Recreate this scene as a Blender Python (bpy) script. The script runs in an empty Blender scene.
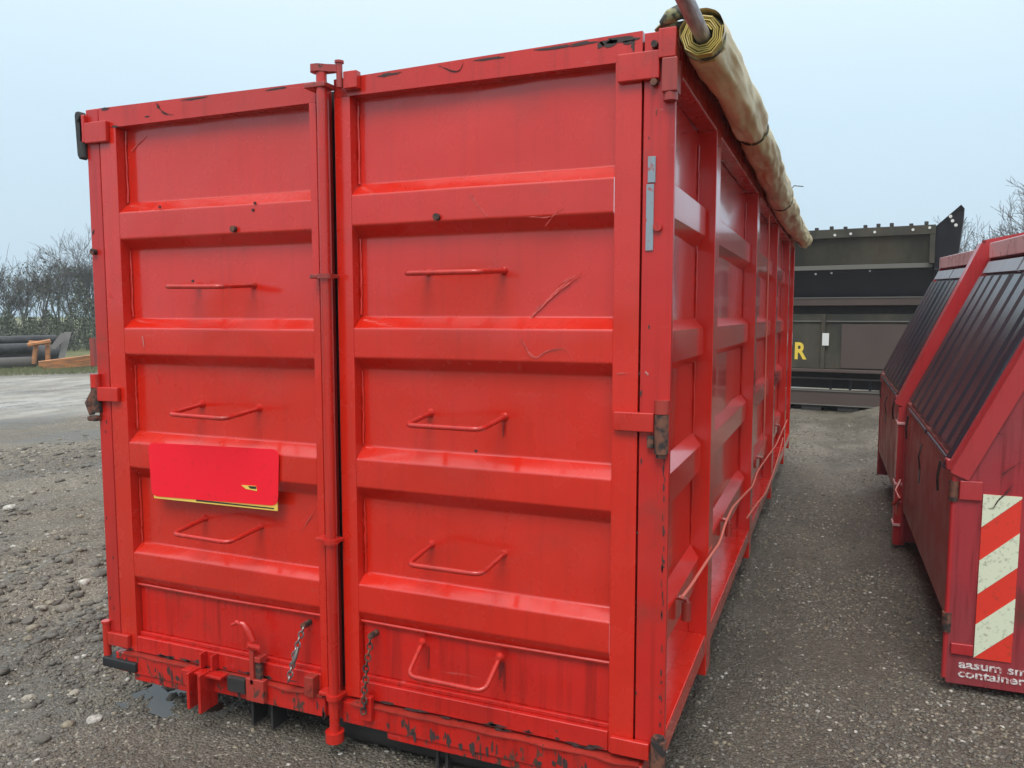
import bpy, bmesh, math, random
import numpy as np
from mathutils import Vector, Matrix, noise as mnoise
R = math.radians
scene = bpy.context.scene
col = scene.collection
random.seed(7); rng = np.random.default_rng(7)

# ------------------------------------------------------------------ camera
CAM = Vector((.481, -2.4864, 1.7234)); YAW, PITCH, FPX = -22.374, 4.997, 789.36
cd = bpy.data.cameras.new('camera'); cam = bpy.data.objects.new('camera', cd); col.objects.link(cam)
cam.location = CAM; cam.rotation_euler = (R(90 - PITCH), 0, R(-YAW))
cd.sensor_width = 36; cd.lens = FPX / 1024 * 36; cd.clip_start = .05; cd.clip_end = 2000
scene.camera = cam

# ------------------------------------------------------------------ sky and sun (overcast)
SUN_EL, SUN_AZ = 54, 172            # azimuth clockwise from +Y
w = bpy.data.worlds.new('World'); scene.world = w; w.use_nodes = True
nt = w.node_tree; nt.nodes.clear()
def N(nt, t, **k):
    n = nt.nodes.new(t)
    for a, b in k.items():
        if a.startswith('i_'): n.inputs[a[2:].replace('_', ' ')].default_value = b
        else: setattr(n, a, b)
    return n
out = N(nt, 'ShaderNodeOutputWorld')
sky = N(nt, 'ShaderNodeTexSky', sky_type='NISHITA', sun_disc=False)
sky.sun_elevation = R(SUN_EL); sky.sun_rotation = R(SUN_AZ); sky.air_density = 1; sky.dust_density = 3
b1 = N(nt, 'ShaderNodeBackground'); b1.inputs[1].default_value = .05
nt.links.new(sky.outputs[0], b1.inputs[0])
tc = N(nt, 'ShaderNodeTexCoord'); sp = N(nt, 'ShaderNodeSeparateXYZ')
nt.links.new(tc.outputs['Generated'], sp.inputs[0])
rp = N(nt, 'ShaderNodeValToRGB'); nt.links.new(sp.outputs['Z'], rp.inputs[0])
cr = rp.color_ramp
stops = [(0, (.42, .56, .66)), (.08, (.46, .59, .69)), (.22, (.52, .67, .77)), (.42, (.67, .80, .88)), (1, (1.5, 1.54, 1.57))]
cr.elements[0].position = 0; cr.elements[0].color = (*stops[0][1], 1)
cr.elements[1].position = 1; cr.elements[1].color = (*stops[-1][1], 1)
for p, c in stops[1:-1]:
    e = cr.elements.new(p); e.color = (*c, 1)
nz = N(nt, 'ShaderNodeTexNoise'); nz.inputs['Scale'].default_value = 1.6; nz.inputs['Detail'].default_value = 4
nt.links.new(tc.outputs['Generated'], nz.inputs['Vector'])
mr = N(nt, 'ShaderNodeMapRange'); mr.inputs['To Min'].default_value = .93; mr.inputs['To Max'].default_value = 1.07
nt.links.new(nz.outputs[0], mr.inputs[0])
b2 = N(nt, 'ShaderNodeBackground'); nt.links.new(rp.outputs[0], b2.inputs[0]); nt.links.new(mr.outputs[0], b2.inputs[1])
mx = N(nt, 'ShaderNodeMixShader'); mx.inputs[0].default_value = .85
nt.links.new(b1.outputs[0], mx.inputs[1]); nt.links.new(b2.outputs[0], mx.inputs[2]); nt.links.new(mx.outputs[0], out.inputs[0])
sd = bpy.data.lights.new('sun', 'SUN'); sun = bpy.data.objects.new('sun', sd); col.objects.link(sun)
sd.energy = 1.5; sd.angle = R(30); sd.color = (1, .97, .93)
az, el = R(SUN_AZ), R(SUN_EL)
sdir = Vector((math.sin(az) * math.cos(el), math.cos(az) * math.cos(el), math.sin(el)))
sun.rotation_euler = sdir.to_track_quat('Z', 'Y').to_euler()
vs = scene.view_settings; vs.view_transform = 'Standard'; vs.look = 'None'; vs.exposure = .52; vs.gamma = 1

# ------------------------------------------------------------------ helpers
_y, _p = R(YAW), R(PITCH)
_f = Vector((math.sin(_y) * math.cos(_p), math.cos(_y) * math.cos(_p), -math.sin(_p)))
_r = Vector((math.cos(_y), -math.sin(_y), 0)); _u = _r.cross(_f)
def at(px, py, ax, v):
    """place where the line of sight through a measured picture point meets the plane axis = v"""
    d = _r * ((px - 512) / FPX) - _u * ((py - 384) / FPX) + _f
    return CAM + d * ((v - CAM[ax]) / d[ax])
def tag(o, label=None, cat=None, group=None, kind=None):
    if label: o['label'] = label
    if cat: o['category'] = cat
    if group: o['group'] = group
    if kind: o['kind'] = kind
    return o
def empty(name, loc=(0, 0, 0), rz=0, parent=None):
    o = bpy.data.objects.new(name, None); col.objects.link(o); o.location = loc; o.rotation_euler.z = rz
    o.empty_display_size = .2
    if parent: o.parent = parent
    return o
class MB:
    def __init__(s): s.v = []; s.f = []; s.flat = set()
    def add(s, vs, fs):
        k = len(s.v); s.v += [tuple(v) for v in vs]; s.f += [tuple(i + k for i in f) for f in fs]; return s
    def box(s, x0, x1, y0, y1, z0, z1, b=0):
        x0, x1 = sorted((x0, x1)); y0, y1 = sorted((y0, y1)); z0, z1 = sorted((z0, z1))
        if b <= 0:
            return s.add([(x, y, z) for z in (z0, z1) for y in (y0, y1) for x in (x0, x1)],
                         [(0, 2, 3, 1), (4, 5, 7, 6), (0, 1, 5, 4), (2, 6, 7, 3), (0, 4, 6, 2), (1, 3, 7, 5)])
        bm = bmesh.new(); bmesh.ops.create_cube(bm, size=1)
        for v in bm.verts: v.co = Vector(((x0 + x1) / 2 + v.co.x * (x1 - x0), (y0 + y1) / 2 + v.co.y * (y1 - y0), (z0 + z1) / 2 + v.co.z * (z1 - z0)))
        b = min(b, .45 * min(x1 - x0, y1 - y0, z1 - z0))
        bmesh.ops.bevel(bm, geom=bm.edges[:], offset=b, segments=2, affect='EDGES', profile=.5)
        bm.verts.index_update(); s.add([v.co.copy() for v in bm.verts], [[v.index for v in f.verts] for f in bm.faces]); bm.free(); return s
    def prism(s, poly, axis, a, b):
        """poly: 2-D points; axis 1 = extruded along y with poly in (x, z); axis 0 along x with (y, z); axis 2 along z with (x, y)"""
        def P(p, t): return {1: (p[0], t, p[1]), 0: (t, p[0], p[1]), 2: (p[0], p[1], t)}[axis]
        n = len(poly)
        return s.add([P(p, a) for p in poly] + [P(p, b) for p in poly],
                     [tuple(range(n))[::-1], tuple(range(n, 2 * n))] + [(i, (i + 1) % n, n + (i + 1) % n, n + i) for i in range(n)])
    def tube(s, pts, r, n=8, rr=None):
        pts = [Vector(p) for p in pts]; k0 = len(s.v); up = None; m = len(pts)
        for i, p in enumerate(pts):
            t = (pts[min(i + 1, m - 1)] - pts[max(i - 1, 0)]).normalized()
            if up is None: up = t.orthogonal().normalized()
            up = (up - t * up.dot(t)).normalized(); bi = t.cross(up)
            q = rr[i] if rr else r
            for j in range(n):
                a = 2 * math.pi * j / n; s.v.append(tuple(p + (up * math.cos(a) + bi * math.sin(a)) * q))
        for i in range(m - 1):
            for j in range(n):
                a = k0 + i * n + j; b = k0 + i * n + (j + 1) % n; s.f.append((a, b, b + n, a + n))
        s.f.append(tuple(range(k0, k0 + n))[::-1]); s.f.append(tuple(range(k0 + (m - 1) * n, k0 + m * n))); return s
    def cyl(s, a, b, r, n=14): return s.tube([a, b], r, n)
    def frustum(s, base, top):
        """4 base corners, 4 top corners"""
        return s.add(list(base) + list(top), [(0, 1, 2, 3)[::-1], (4, 5, 6, 7)] + [(i, (i + 1) % 4, 4 + (i + 1) % 4, 4 + i) for i in range(4)])
    def build(s, name, mat, parent=None, label=None, smooth=52, uv=None):
        me = bpy.data.meshes.new(name); me.from_pydata(s.v, [], s.f)
        bm = bmesh.new(); bm.from_mesh(me); bmesh.ops.recalc_face_normals(bm, faces=bm.faces[:]); bm.to_mesh(me); bm.free()
        me.materials.append(mat)
        if smooth: me.shade_smooth(); me.set_sharp_from_angle(angle=R(smooth))
        o = bpy.data.objects.new(name, me); col.objects.link(o)
        if smooth and len(s.f) < 4000: wn = o.modifiers.new('weighted', 'WEIGHTED_NORMAL'); wn.keep_sharp = True; wn.weight = 90
        if parent: o.parent = parent
        if label: o['label'] = label
        return o
def rounded(pts, r, seg=4):
    pts = [Vector(p) for p in pts]; o = [pts[0]]
    for a, b, c in zip(pts, pts[1:], pts[2:]):
        q = min(r, (a - b).length * .45, (c - b).length * .45)
        p0 = b + (a - b).normalized() * q; p2 = b + (c - b).normalized() * q
        for i in range(seg + 1):
            t = i / seg; o.append(p0 * (1 - t) ** 2 + b * 2 * t * (1 - t) + p2 * t * t)
    return o + [pts[-1]]
def fbm(x, y, sc, oct=4, seed=0):
    """value noise, numpy"""
    tot = np.zeros_like(x); amp = 1; nrm = 0
    for o in range(oct):
        X = x * sc * 2 ** o + seed * 17.3; Y = y * sc * 2 ** o + seed * 9.1
        xi = np.floor(X); yi = np.floor(Y); fx = X - xi; fy = Y - yi
        fx = fx * fx * (3 - 2 * fx); fy = fy * fy * (3 - 2 * fy)
        def h(a, b):
            v = np.sin(a * 127.1 + b * 311.7 + seed * 74.7) * 43758.5453; return v - np.floor(v)
        tot += amp * ((h(xi, yi) * (1 - fx) + h(xi + 1, yi) * fx) * (1 - fy) + (h(xi, yi + 1) * (1 - fx) + h(xi + 1, yi + 1) * fx) * fy)
        nrm += amp; amp *= .5
    return tot / nrm

# ------------------------------------------------------------------ materials
class Mat:
    def __init__(s, name, base=(.5, .5, .5), rough=.5, metal=0, spec=.5, coat=0):
        s.m = bpy.data.materials.new(name); s.m.use_nodes = True; s.nt = s.m.node_tree
        s.b = s.nt.nodes['Principled BSDF']; s.set('Base Color', (*base, 1)); s.set('Roughness', rough); s.set('Metallic', metal)
        s.set('Specular IOR Level', spec); s.set('Coat Weight', coat); s.set('Coat Roughness', .09)
        s.g = s.nt.nodes.new('ShaderNodeNewGeometry'); s.c = None
    def set(s, k, v): s.b.inputs[k].default_value = v
    def link(s, a, b): s.nt.links.new(a, b)
    def noise(s, scale, detail=4, rough=.55, stretch=None, off=0, dist=0):
        v = s.g.outputs['Position']
        if stretch or off:
            mp = s.nt.nodes.new('ShaderNodeMapping'); s.link(v, mp.inputs[0]); mp.inputs['Scale'].default_value = stretch or (1, 1, 1)
            mp.inputs['Location'].default_value = (off, off * .7, off * .3); v = mp.outputs[0]
        n = s.nt.nodes.new('ShaderNodeTexNoise'); s.link(v, n.inputs['Vector'])
        n.inputs['Scale'].default_value = scale; n.inputs['Detail'].default_value = detail; n.inputs['Roughness'].default_value = rough
        n.inputs['Distortion'].default_value = dist
        return n.outputs[0]
    def ramp(s, v, a, b, lo=0., hi=1.):
        m = s.nt.nodes.new('ShaderNodeMapRange'); m.interpolation_type = 'SMOOTHSTEP'; s.link(v, m.inputs[0])
        for k, q in zip(('From Min', 'From Max', 'To Min', 'To Max'), (a, b, lo, hi)): m.inputs[k].default_value = q
        return m.outputs[0]
    def math(s, op, a, b=None):
        m = s.nt.nodes.new('ShaderNodeMath'); m.operation = op
        for i, q in enumerate((a, b)):
            if q is None: continue
            if isinstance(q, (int, float)): m.inputs[i].default_value = q
            else: s.link(q, m.inputs[i])
        return m.outputs[0]
    def mix(s, fac, c1, c2, mode='MIX'):
        m = s.nt.nodes.new('ShaderNodeMix'); m.data_type = 'RGBA'; m.blend_type = mode
        def put(sock, q):
            if isinstance(q, tuple): sock.default_value = (*q, 1)
            elif isinstance(q, (int, float)): sock.default_value = q
            else: s.link(q, sock)
        put(m.inputs[0], fac); put(m.inputs[6], c1); put(m.inputs[7], c2); return m.outputs[2]
    def axis(s, k):
        q = s.nt.nodes.new('ShaderNodeSeparateXYZ'); s.link(s.g.outputs['Position'], q.inputs[0]); return q.outputs[k]
    def color(s, c): s.link(c, s.b.inputs['Base Color']); return s
    def rough(s, c): s.link(c, s.b.inputs['Roughness']); return s
    def bump(s, h, strength=.3, dist=.002):
        n = s.nt.nodes.new('ShaderNodeBump'); n.inputs['Strength'].default_value = strength; n.inputs['Distance'].default_value = dist
        s.link(h, n.inputs['Height']); s.link(n.outputs[0], s.b.inputs['Normal']); return s
def paint(name, base, faded, chip=.70, low=0., rough=.36, dirt=.5, coat=.35, offs=0, zlow=(.42, .2), bump=1., sheen=0):
    m = Mat(name, base, rough, coat=coat); m.set('Sheen Weight', sheen); m.set('Sheen Roughness', .42); m.set('Sheen Tint', (1, .88, .88, 1))
    c = m.mix(m.ramp(m.noise(1.1, 3, off=offs), .35, .7), base, faded)
    st = m.noise(1, 5, .6, stretch=(34, 34, 1.3), off=offs + 3)                    # rain streaks
    c = m.mix(m.ramp(st, .48, .74, 0, dirt * .55), c, tuple(k * .45 for k in base))
    blot = m.noise(3.2, 6, .62, off=offs + 7)
    c = m.mix(m.ramp(blot, .56, .74, 0, dirt * .5), c, (.10, .035, .022))
    fine = m.noise(90, 3, .6, off=offs)
    c = m.mix(m.ramp(fine, .62, .72, 0, .35 * dirt), c, tuple(k * .4 for k in base))
    sc = m.noise(1, 2, .5, stretch=(5, 5, 60), off=offs + 11, dist=1.5)          # light scuffs
    c = m.mix(m.math('MULTIPLY', m.ramp(sc, .74, .77), .15), c, (.62, .30, .27))
    chips = m.noise(30, 7, .70, off=offs + 5, stretch=(1, 1, .45))
    big = m.noise(2.3, 2, .5, off=offs + 1)
    th = m.math('ADD', chips, m.math('MULTIPLY', m.math('SUBTRACT', big, .5), .28))
    if low:                                                                        # more wear near the bottom rail
        th = m.math('ADD', th, m.ramp(m.axis(2), zlow[0], zlow[1], 0, low))
    k = m.ramp(th, chip, chip + .02)
    c = m.mix(k, c, m.mix(m.noise(40, 3), (.018, .012, .010), (.11, .045, .025)))
    m.color(c)
    m.rough(m.math('ADD', m.ramp(m.noise(5, 5, .6, off=offs), .3, .75, rough - .09 * bump, rough + .16 * bump), m.math('MULTIPLY', k, .35)))
    h = m.math('ADD', m.math('MULTIPLY', m.noise(2.6, 2, .5), 6.), m.math('MULTIPLY', m.noise(130, 2), .12 * bump))
    h = m.math('SUBTRACT', h, m.math('MULTIPLY', k, .5))
    m.bump(h, .45 * (.35 + .65 * bump), .004)
    return m.m
RED = paint('red_gloss_paint', (.58, .014, .004), (.52, .018, .007), chip=.83, low=.0, coat=.65, rough=.24, dirt=.32)
RED_LOW = paint('worn_red_paint', (.56, .010, .005), (.44, .014, .009), chip=.76, low=.20, rough=.3, dirt=1.3, offs=13, zlow=(.40, .14))
RED_RAIL = paint('scuffed_red_paint', (.52, .015, .007), (.45, .022, .013), chip=.79, dirt=.9, rough=.28, offs=31)
RED_SIDE = paint('red_side_paint', (.58, .012, .004), (.52, .015, .006), chip=.90, offs=51, rough=.24, coat=.7, dirt=.12, bump=.12)
RED_POST = paint('chipped_red_post_paint', (.50, .010, .006), (.42, .016, .011), chip=.735, low=.05, dirt=.8, offs=71, zlow=(1.4, .2))
RUST = Mat('rusty_iron', (.07, .04, .03), .75)
RUST.color(RUST.mix(RUST.ramp(RUST.noise(38, 5), .4, .62), (.022, .018, .017), (.16, .06, .035))).bump(RUST.noise(120, 4), .5, .002)
RUSTRED = paint('rust_streaked_red', (.42, .03, .02), (.25, .03, .02), chip=.62, dirt=1, offs=91)
BLACK = Mat('dirty_black_steel', (.02, .02, .021), .6); BLACK.color(BLACK.mix(BLACK.noise(14, 5), (.010, .010, .011), (.045, .04, .037))).bump(BLACK.noise(70, 3), .3, .002)
RUBBER = Mat('black_rubber', (.014, .014, .015), .55); RUBBER.bump(RUBBER.noise(60, 3), .2, .001)
STEEL = Mat('galvanised_steel', (.36, .38, .40), .42, .75); STEEL.color(STEEL.mix(STEEL.noise(60, 4), (.10, .07, .06), (.34, .32, .31)))
POLE = Mat('grey_aluminium_pole', (.33, .31, .31), .42, .5); POLE.color(POLE.mix(POLE.ramp(POLE.noise(18, 5, stretch=(4, .6, 4)), .35, .7), (.50, .48, .48), (.28, .24, .24)))
SEAL = Mat('grey_seal_strip', (.25, .30, .34), .5); SEAL.color(SEAL.mix(SEAL.ramp(SEAL.noise(30, 4), .55, .65), (.24, .29, .33), (.36, .07, .06)))
WHITE = Mat('white_scratch', (.55, .30, .27), .7).m
SCR = Mat('pale_scratch', (.62, .10, .085), .7).m
CRACK = Mat('dark_scrape', (.05, .02, .018), .8).m
TARP = Mat('tan_tarpaulin', (.36, .29, .17), .42, spec=.45)
TARP.color(TARP.mix(TARP.ramp(TARP.noise(2.4, 5, .6, stretch=(1, .6, 1)), .35, .65), (.46, .38, .24), (.25, .21, .10)))
TARP.color(TARP.mix(TARP.ramp(TARP.noise(6, 5, .65, off=4), .55, .75, 0, .6), TARP.mix(TARP.ramp(TARP.noise(2.4, 5, .6), .35, .65), (.72, .59, .33), (.54, .42, .20)), (.28, .20, .08)))
TARP.bump(TARP.math('ADD', TARP.noise(14, 3, stretch=(1, .3, 1)), TARP.math('MULTIPLY', TARP.noise(300, 1), .05)), .5, .012)
YEL = Mat('mustard_tarpaulin', (.52, .38, .07), .5); YEL.color(YEL.mix(YEL.noise(18, 4), (.60, .46, .12), (.30, .21, .04)))
OLIVE = Mat('olive_tarpaulin_fold', (.10, .10, .04), .6); OLIVE.color(OLIVE.mix(OLIVE.ramp(OLIVE.noise(30, 3), .45, .6), (.035, .035, .022), (.30, .28, .14)))
ROPE = Mat('white_rope', (.58, .15, .11), .8); ROPE.bump(ROPE.noise(180, 2), .6, .003)
SIGNY = Mat('yellow_sign', (.80, .55, .10), .5).m; SIGNK = Mat('black_sign_print', (.02, .02, .02), .5).m
BRIGHT = Mat('bright_red_redaction', (.84, .008, .024), .6, spec=.3); BRIGHT.color(BRIGHT.mix(BRIGHT.ramp(BRIGHT.noise(40, 5, .7), .6, .72, 0, .5), (.84, .008, .024), (.40, .02, .02))); BRIGHT = BRIGHT.m

# ------------------------------------------------------------------ the big red container
cont = empty('tipping_container')
tag(cont, 'large bright red steel container with double rear doors, nearest the camera', 'container')
HT = 2.59
PROF = [(.05, 2.515), (.05, 2.199), (0, 2.155), (0, 2.046), (.05, 2.004), (.05, 1.712), (0, 1.67), (0, 1.562), (.05, 1.518), (.05, 1.223),
        (0, 1.18), (0, 1.074), (.05, 1.022), (.05, .73), (0, .695), (0, .59), (.05, .51), (.05, .30)]
def profile(dz):
    p = [Vector((y + .0015, z + dz, 0)) for y, z in PROF]; o = rounded(p, .006, 2); r = []
    for a, b in zip(o, o[1:]):
        k = max(1, int((a - b).length / .05))
        r += [a.lerp(b, i / k) for i in range(k)]
    return r + [o[-1]]
def ribbed(x0, x1, dz, sh, parent, seed):
    pr = profile(dz); n = 30; m = MB(); vs = []
    for i in range(n + 1):
        x = x0 + (x1 - x0) * i / n; e = min(1, min(i, n - i) / 3)
        for p in pr:
            k = mnoise.noise(Vector((x * 2.2 + seed, p.y * 3.1, 1.7))) * .008 + mnoise.noise(Vector((x * 6 + seed, p.y * 7, 9))) * .0022
            vs.append((x, p.x + (k * e if p.x > .01 else k * e * .5), p.y + sh * (x - x0)))
    q = len(pr); m.add(vs, [(i * q + j, i * q + j + 1, (i + 1) * q + j + 1, (i + 1) * q + j) for i in range(n) for j in range(q - 1)])
    return m.build('ribbed_sheet', RED, parent, smooth=50)
def weld(pts, r, parent, name='weld_bead', mat=None, step=.018):
    o = []
    for a, b in zip(pts, pts[1:]):
        a = Vector(a); b = Vector(b); k = max(1, int((b - a).length / step)); o += [a.lerp(b, i / k) for i in range(k)]
    o.append(Vector(pts[-1]))
    o = [p + Vector((random.uniform(-.0018, .0018), random.uniform(-.0014, .0014), 0)) for p in o]
    return MB().tube(o, r, 6, [r * random.uniform(.7, 1.35) for _ in o]).build(name, mat or RED, parent)
def handle(m1, m2, parent, out=.185, droop=.02, skew=-.0, r=.0095, off=.02):
    m1 = Vector(m1); m2 = Vector(m2); a = Vector((skew, -out, -droop)); inset = Vector((.006, 0, 0))
    m = MB(); m.tube(rounded([m1 + Vector((0, .01, 0)), m1 + a + inset, m2 + a * off / .02 * 1 - inset, m2 + Vector((0, .01, 0))], .035, 4), r, 9)
    for p in (m1, m2):
        m.tube([p + Vector((0, -.014, 0)), p + Vector((0, .004, 0))], r * 1.7, 8, [r * 1.15, r * 1.9])
    return m.build('handle', RED_RAIL, parent)
def scratch(pts, y, parent, w=.004, mat=None, name='scratch'):
    p0 = [Vector((a, y, b)) for a, b in pts]; p0 = rounded(p0, .03, 4); m = MB()
    d0 = (p0[-1] - p0[0]).normalized(); off = Vector((-d0.z, 0, d0.x))
    dense = []
    for a, b in zip(p0, p0[1:]):
        k = max(1, int((b - a).length / .006)); dense += [a.lerp(b, i / k) for i in range(k)]
    N_ = len(dense)
    for s_ in range(5):
        a = int(N_ * random.uniform(0, .55)); b = int(a + N_ * random.uniform(.2, .5)); q_ = dense[a:b] if s_ else dense
        if len(q_) < 2: q_ = dense
        if len(q_) < 2: return None
        sh = off * w * random.uniform(-.6, .6) * (1 if s_ else 0); ww = w * (.42 if s_ else .55); vs = []
        for i, q in enumerate(q_):
            t = (q_[min(i + 1, len(q_) - 1)] - q_[max(i - 1, 0)]).normalized(); n = Vector((-t.z, 0, t.x)); k = ww * random.uniform(.15, 1.1) * math.sin(math.pi * (i + .6) / (len(q_) + .2)) ** .5; q = q + sh
            vs += [q + n * k * .5, q - n * k * .5, q - n * k * .5 + Vector((0, .0012, 0)), q + n * k * .5 + Vector((0, .0012, 0))]
        m.add(vs, [(4 * i + j, 4 * i + (j + 1) % 4, 4 * i + 4 + (j + 1) % 4, 4 * i + 4 + j) for i in range(len(q_) - 1) for j in range(4)])
    return m.build(name, mat or SCR, parent, smooth=0)
def PX(pl, y): return [(at(a, b, 1, y).x, at(a, b, 1, y).z) for a, b in pl]

# doors: the frame is the door's own mesh; sheet, handles and fittings are its children
def door(xa, xb, pa, pb, dz, sh, label, seed):
    m = MB(); T = .075
    m.box(xa, pa, 0, T, .245 + dz, 2.5075 + dz, .0025)              # stiles
    m.box(pb, xb, 0, T, .245 + dz, 2.5075 + dz, .0025)
    d = m.build('door', RED, cont, label)
    tb = MB().prism([(xa, 2.508 + dz), (xb, 2.508 + dz), (xb, HT + .008), (xa, HT - .014 if xa > -2 else HT - .004)] if xa > -2 else [(xa, 2.508 + dz), (xb, 2.508 + dz), (xb, HT - .012), (xa, HT - .002)], 1, .0005, T)
    tb.build('top_bar', RED_RAIL, d)
    lb = MB().box(pa + .001, pb - .001, -.002, T, .247 + dz, .318 + dz, .005)
    lb.box(pa + .003, pb - .003, .016, .05, .319 + dz, .334 + dz, .002)
    lb.build('bottom_bar', RED_LOW, d)
    ribbed(pa + .001, pb - .001, dz, sh, d, seed)
    MB().box(pa + .004, pb - .004, .030, .047, .335 + dz, .548 + dz, .003).build('kick_plate', RED_LOW, d)
    MB().tube([(pa + .003, .018, .549 + dz), ((pa + pb) / 2, .016, .546 + dz), (pb - .003, .018, .549 + dz)], .006, 6).build('ledge', RED_RAIL, d)
    for a in (pa + .006, pb - .006):
        zz = [(2.5, 2.2), (2.0, 1.72), (1.51, 1.23), (1.015, .735)]
        for z1, z0 in zz: weld([(a, .046, z1 + dz), (a, .046, z0 + dz)], .0042, d)
    return d
dR = door(-1.244, -.106, -1.177, -.191, .004, 0, 'right red door leaf with long white scratches', 3.1)
dL = door(-2.423, -1.325, -2.331, -1.356, -.004, 0, 'left red door leaf with a yellow edged sign behind an added bright red field', 8.4)
# handles
for z in (1.876, 1.366, .875): handle((-.888, .05, z), (-.593, .05, z), dR, droop=.012 if z > 1.8 else .02)
handle((-.905, .0, .515), (-.592, -.0, .512), dR, out=.115, droop=.075)
for z, s in ((1.846, -.005), (1.352, 0), (.868, 0)): handle((-1.965 - s, .05, z), (-1.668 + s, .05, z - .004), dL, droop=.012 if z > 1.8 else .02)
# scratches, bolts
scratch(PX([(519, 330), (541, 307), (556, 293), (582, 273)], .046), .046, dR, .013)
scratch(PX([(556, 286), (570, 279), (583, 270)], .045), .045, dR, .006)
scratch(PX([(521, 338), (530, 354), (536, 359), (545, 352), (566, 347), (574, 362)], -.0028), -.0028, dR, .007)
scratch(PX([(470, 193), (480, 207), (489, 218)], -.0028), -.0028, dR, .008)
scratch(PX([(528, 217), (549, 217), (560, 213)], -.0028), -.0028, dR, .006)
scratch(PX([(545, 226), (556, 212), (566, 205)], -.0026), -.0026, dR, .003)
scratch(PX([(616, 374), (622, 373), (632, 374)], -.0028), -.0028, dR, .007)
scratch(PX([(438, 65), (452, 71), (460, 71), (464, 60)], -.002), -.002, dR, .006, CRACK, 'dark_scrape')
scratch(PX([(156, 104), (163, 113), (174, 115)], -.002), -.002, dL, .011, CRACK, 'dark_scrape')
scratch(PX([(131, 151), (139, 143), (148, 135)], .046), .046, dL, .006)
scratch(PX([(142, 336), (143, 341), (144, 348)], -.0028), -.0028, dL, .005, WHITE)
scratch(PX([(156, 375), (158, 380), (159, 386)], .046), .046, dL, .004)
scratch(PX([(107, 290), (110, 296), (117, 302)], -.0028), -.0028, dL, .004)
scratch(PX([(300, 533), (308, 521), (316, 508)], .046), .046, dL, .005)
for (px, py), d in (((234, 229), dL), ((437, 217), dR)):
    p = at(px, py, 1, -.005); MB().cyl((p.x, .004, p.z), (p.x, -.016, p.z), .0125, 8).build('bolt', RUST.m, d)
for px, py, d in ((193, 281, dL), (476, 451, dR), (160, 207, dL), (255, 203, dL), (253, 210, dL)):
    p = at(px, py, 1, 0); MB().cyl((p.x, .001, p.z), (p.x, -.003, p.z), .006, 6).build('paint_chip', CRACK, d)

def blotch(x, z, w_, h_, y, parent, mat=None, name='worn_patch', n=14):
    o = []
    sd_ = random.uniform(0, 99)
    for i in range(n):
        a = 2 * math.pi * i / n; k = 1 + .75 * mnoise.noise(Vector((math.cos(a) * 1.7 + sd_, math.sin(a) * 1.7, sd_)))
        o.append((x + math.cos(a) * w_ / 2 * k, z + math.sin(a) * h_ / 2 * k))
    return MB().prism(o, 1, y - .0006, y + .0006).build(name, mat or CHIPD, parent, smooth=0)
CHIPD = Mat('bare_dark_steel', (.05, .04, .04), .65); CHIPD.color(CHIPD.mix(CHIPD.noise(60, 4), (.012, .010, .010), (.07, .04, .035))); CHIPD = CHIPD.m
RUN = Mat('dark_red_run', (.20, .008, .006), .5).m
for x, z, w_, h_ in ((-.17, 2.578, .10, .018), (-.215, 2.575, .05, .022), (-.30, 2.583, .09, .010), (-.40, 2.583, .12, .008), (-.135, 2.560, .014, .03), (-.24, 2.572, .02, .02), (-.62, 2.576, .10, .007), (-1.02, 2.568, .09, .010), (-.155, 2.57, .03, .012)):
    blotch(x, z, w_, h_, -.0006, dR)
for x, z, w_, h_ in ((-1.50, 2.571, .08, .007), (-1.9, 2.575, .12, .006), (-2.38, 2.582, .05, .012), (-2.33, 2.505, .03, .010), (-2.15, 2.53, .02, .006)): blotch(x, z, w_, h_, -.0006, dL)
for i in range(34):
    z = random.uniform(.32, 1.35); blotch(-.016 + random.uniform(-.004, .004), z, random.uniform(.003, .007), random.uniform(.006, .03), .0003, cont, n=8)
for i in range(10): blotch(-.10 + random.uniform(-.004, .03), random.uniform(.4, 2.3), random.uniform(.004, .009), random.uniform(.006, .02), .0003, cont, n=8)
for i in range(8): blotch(-2.47 + random.uniform(-.02, .02), random.uniform(.4, 2.2), .006, .016, .0003, cont, n=8)
for x, z0, z1, w_ in ((-.585, .37, .50, .008), (-.60, .42, .50, .02), (-.89, .40, .49, .006), (-.593, 1.30, 1.355, .006)):
    blotch(x, (z0 + z1) / 2, w_, z1 - z0, .028 if z1 < .52 else .0465, dR if x > -1.3 else dL, RUN, 'rust_run', 12)
for i in range(0): blotch(-1.66 + random.uniform(-.06, .06), random.uniform(.36, .47), .02, .05, .0288, dL, RUN, 'rust_run', 10)
for i in range(44):
    x = random.choice((random.uniform(-2.40, -1.33), random.uniform(-1.2, -.1), random.uniform(-1.0, -.1)))
    blotch(x, random.uniform(.160, .200), random.uniform(.005, .02), random.uniform(.02, .06), -.0206, cont, n=9)
for i in range(40):
    x = random.choice((random.uniform(-2.38, -1.4), random.uniform(-1.15, -.15))); blotch(x, random.uniform(.247, .262), random.uniform(.01, .07), random.uniform(.005, .014), -.0026, cont, n=9)
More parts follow.
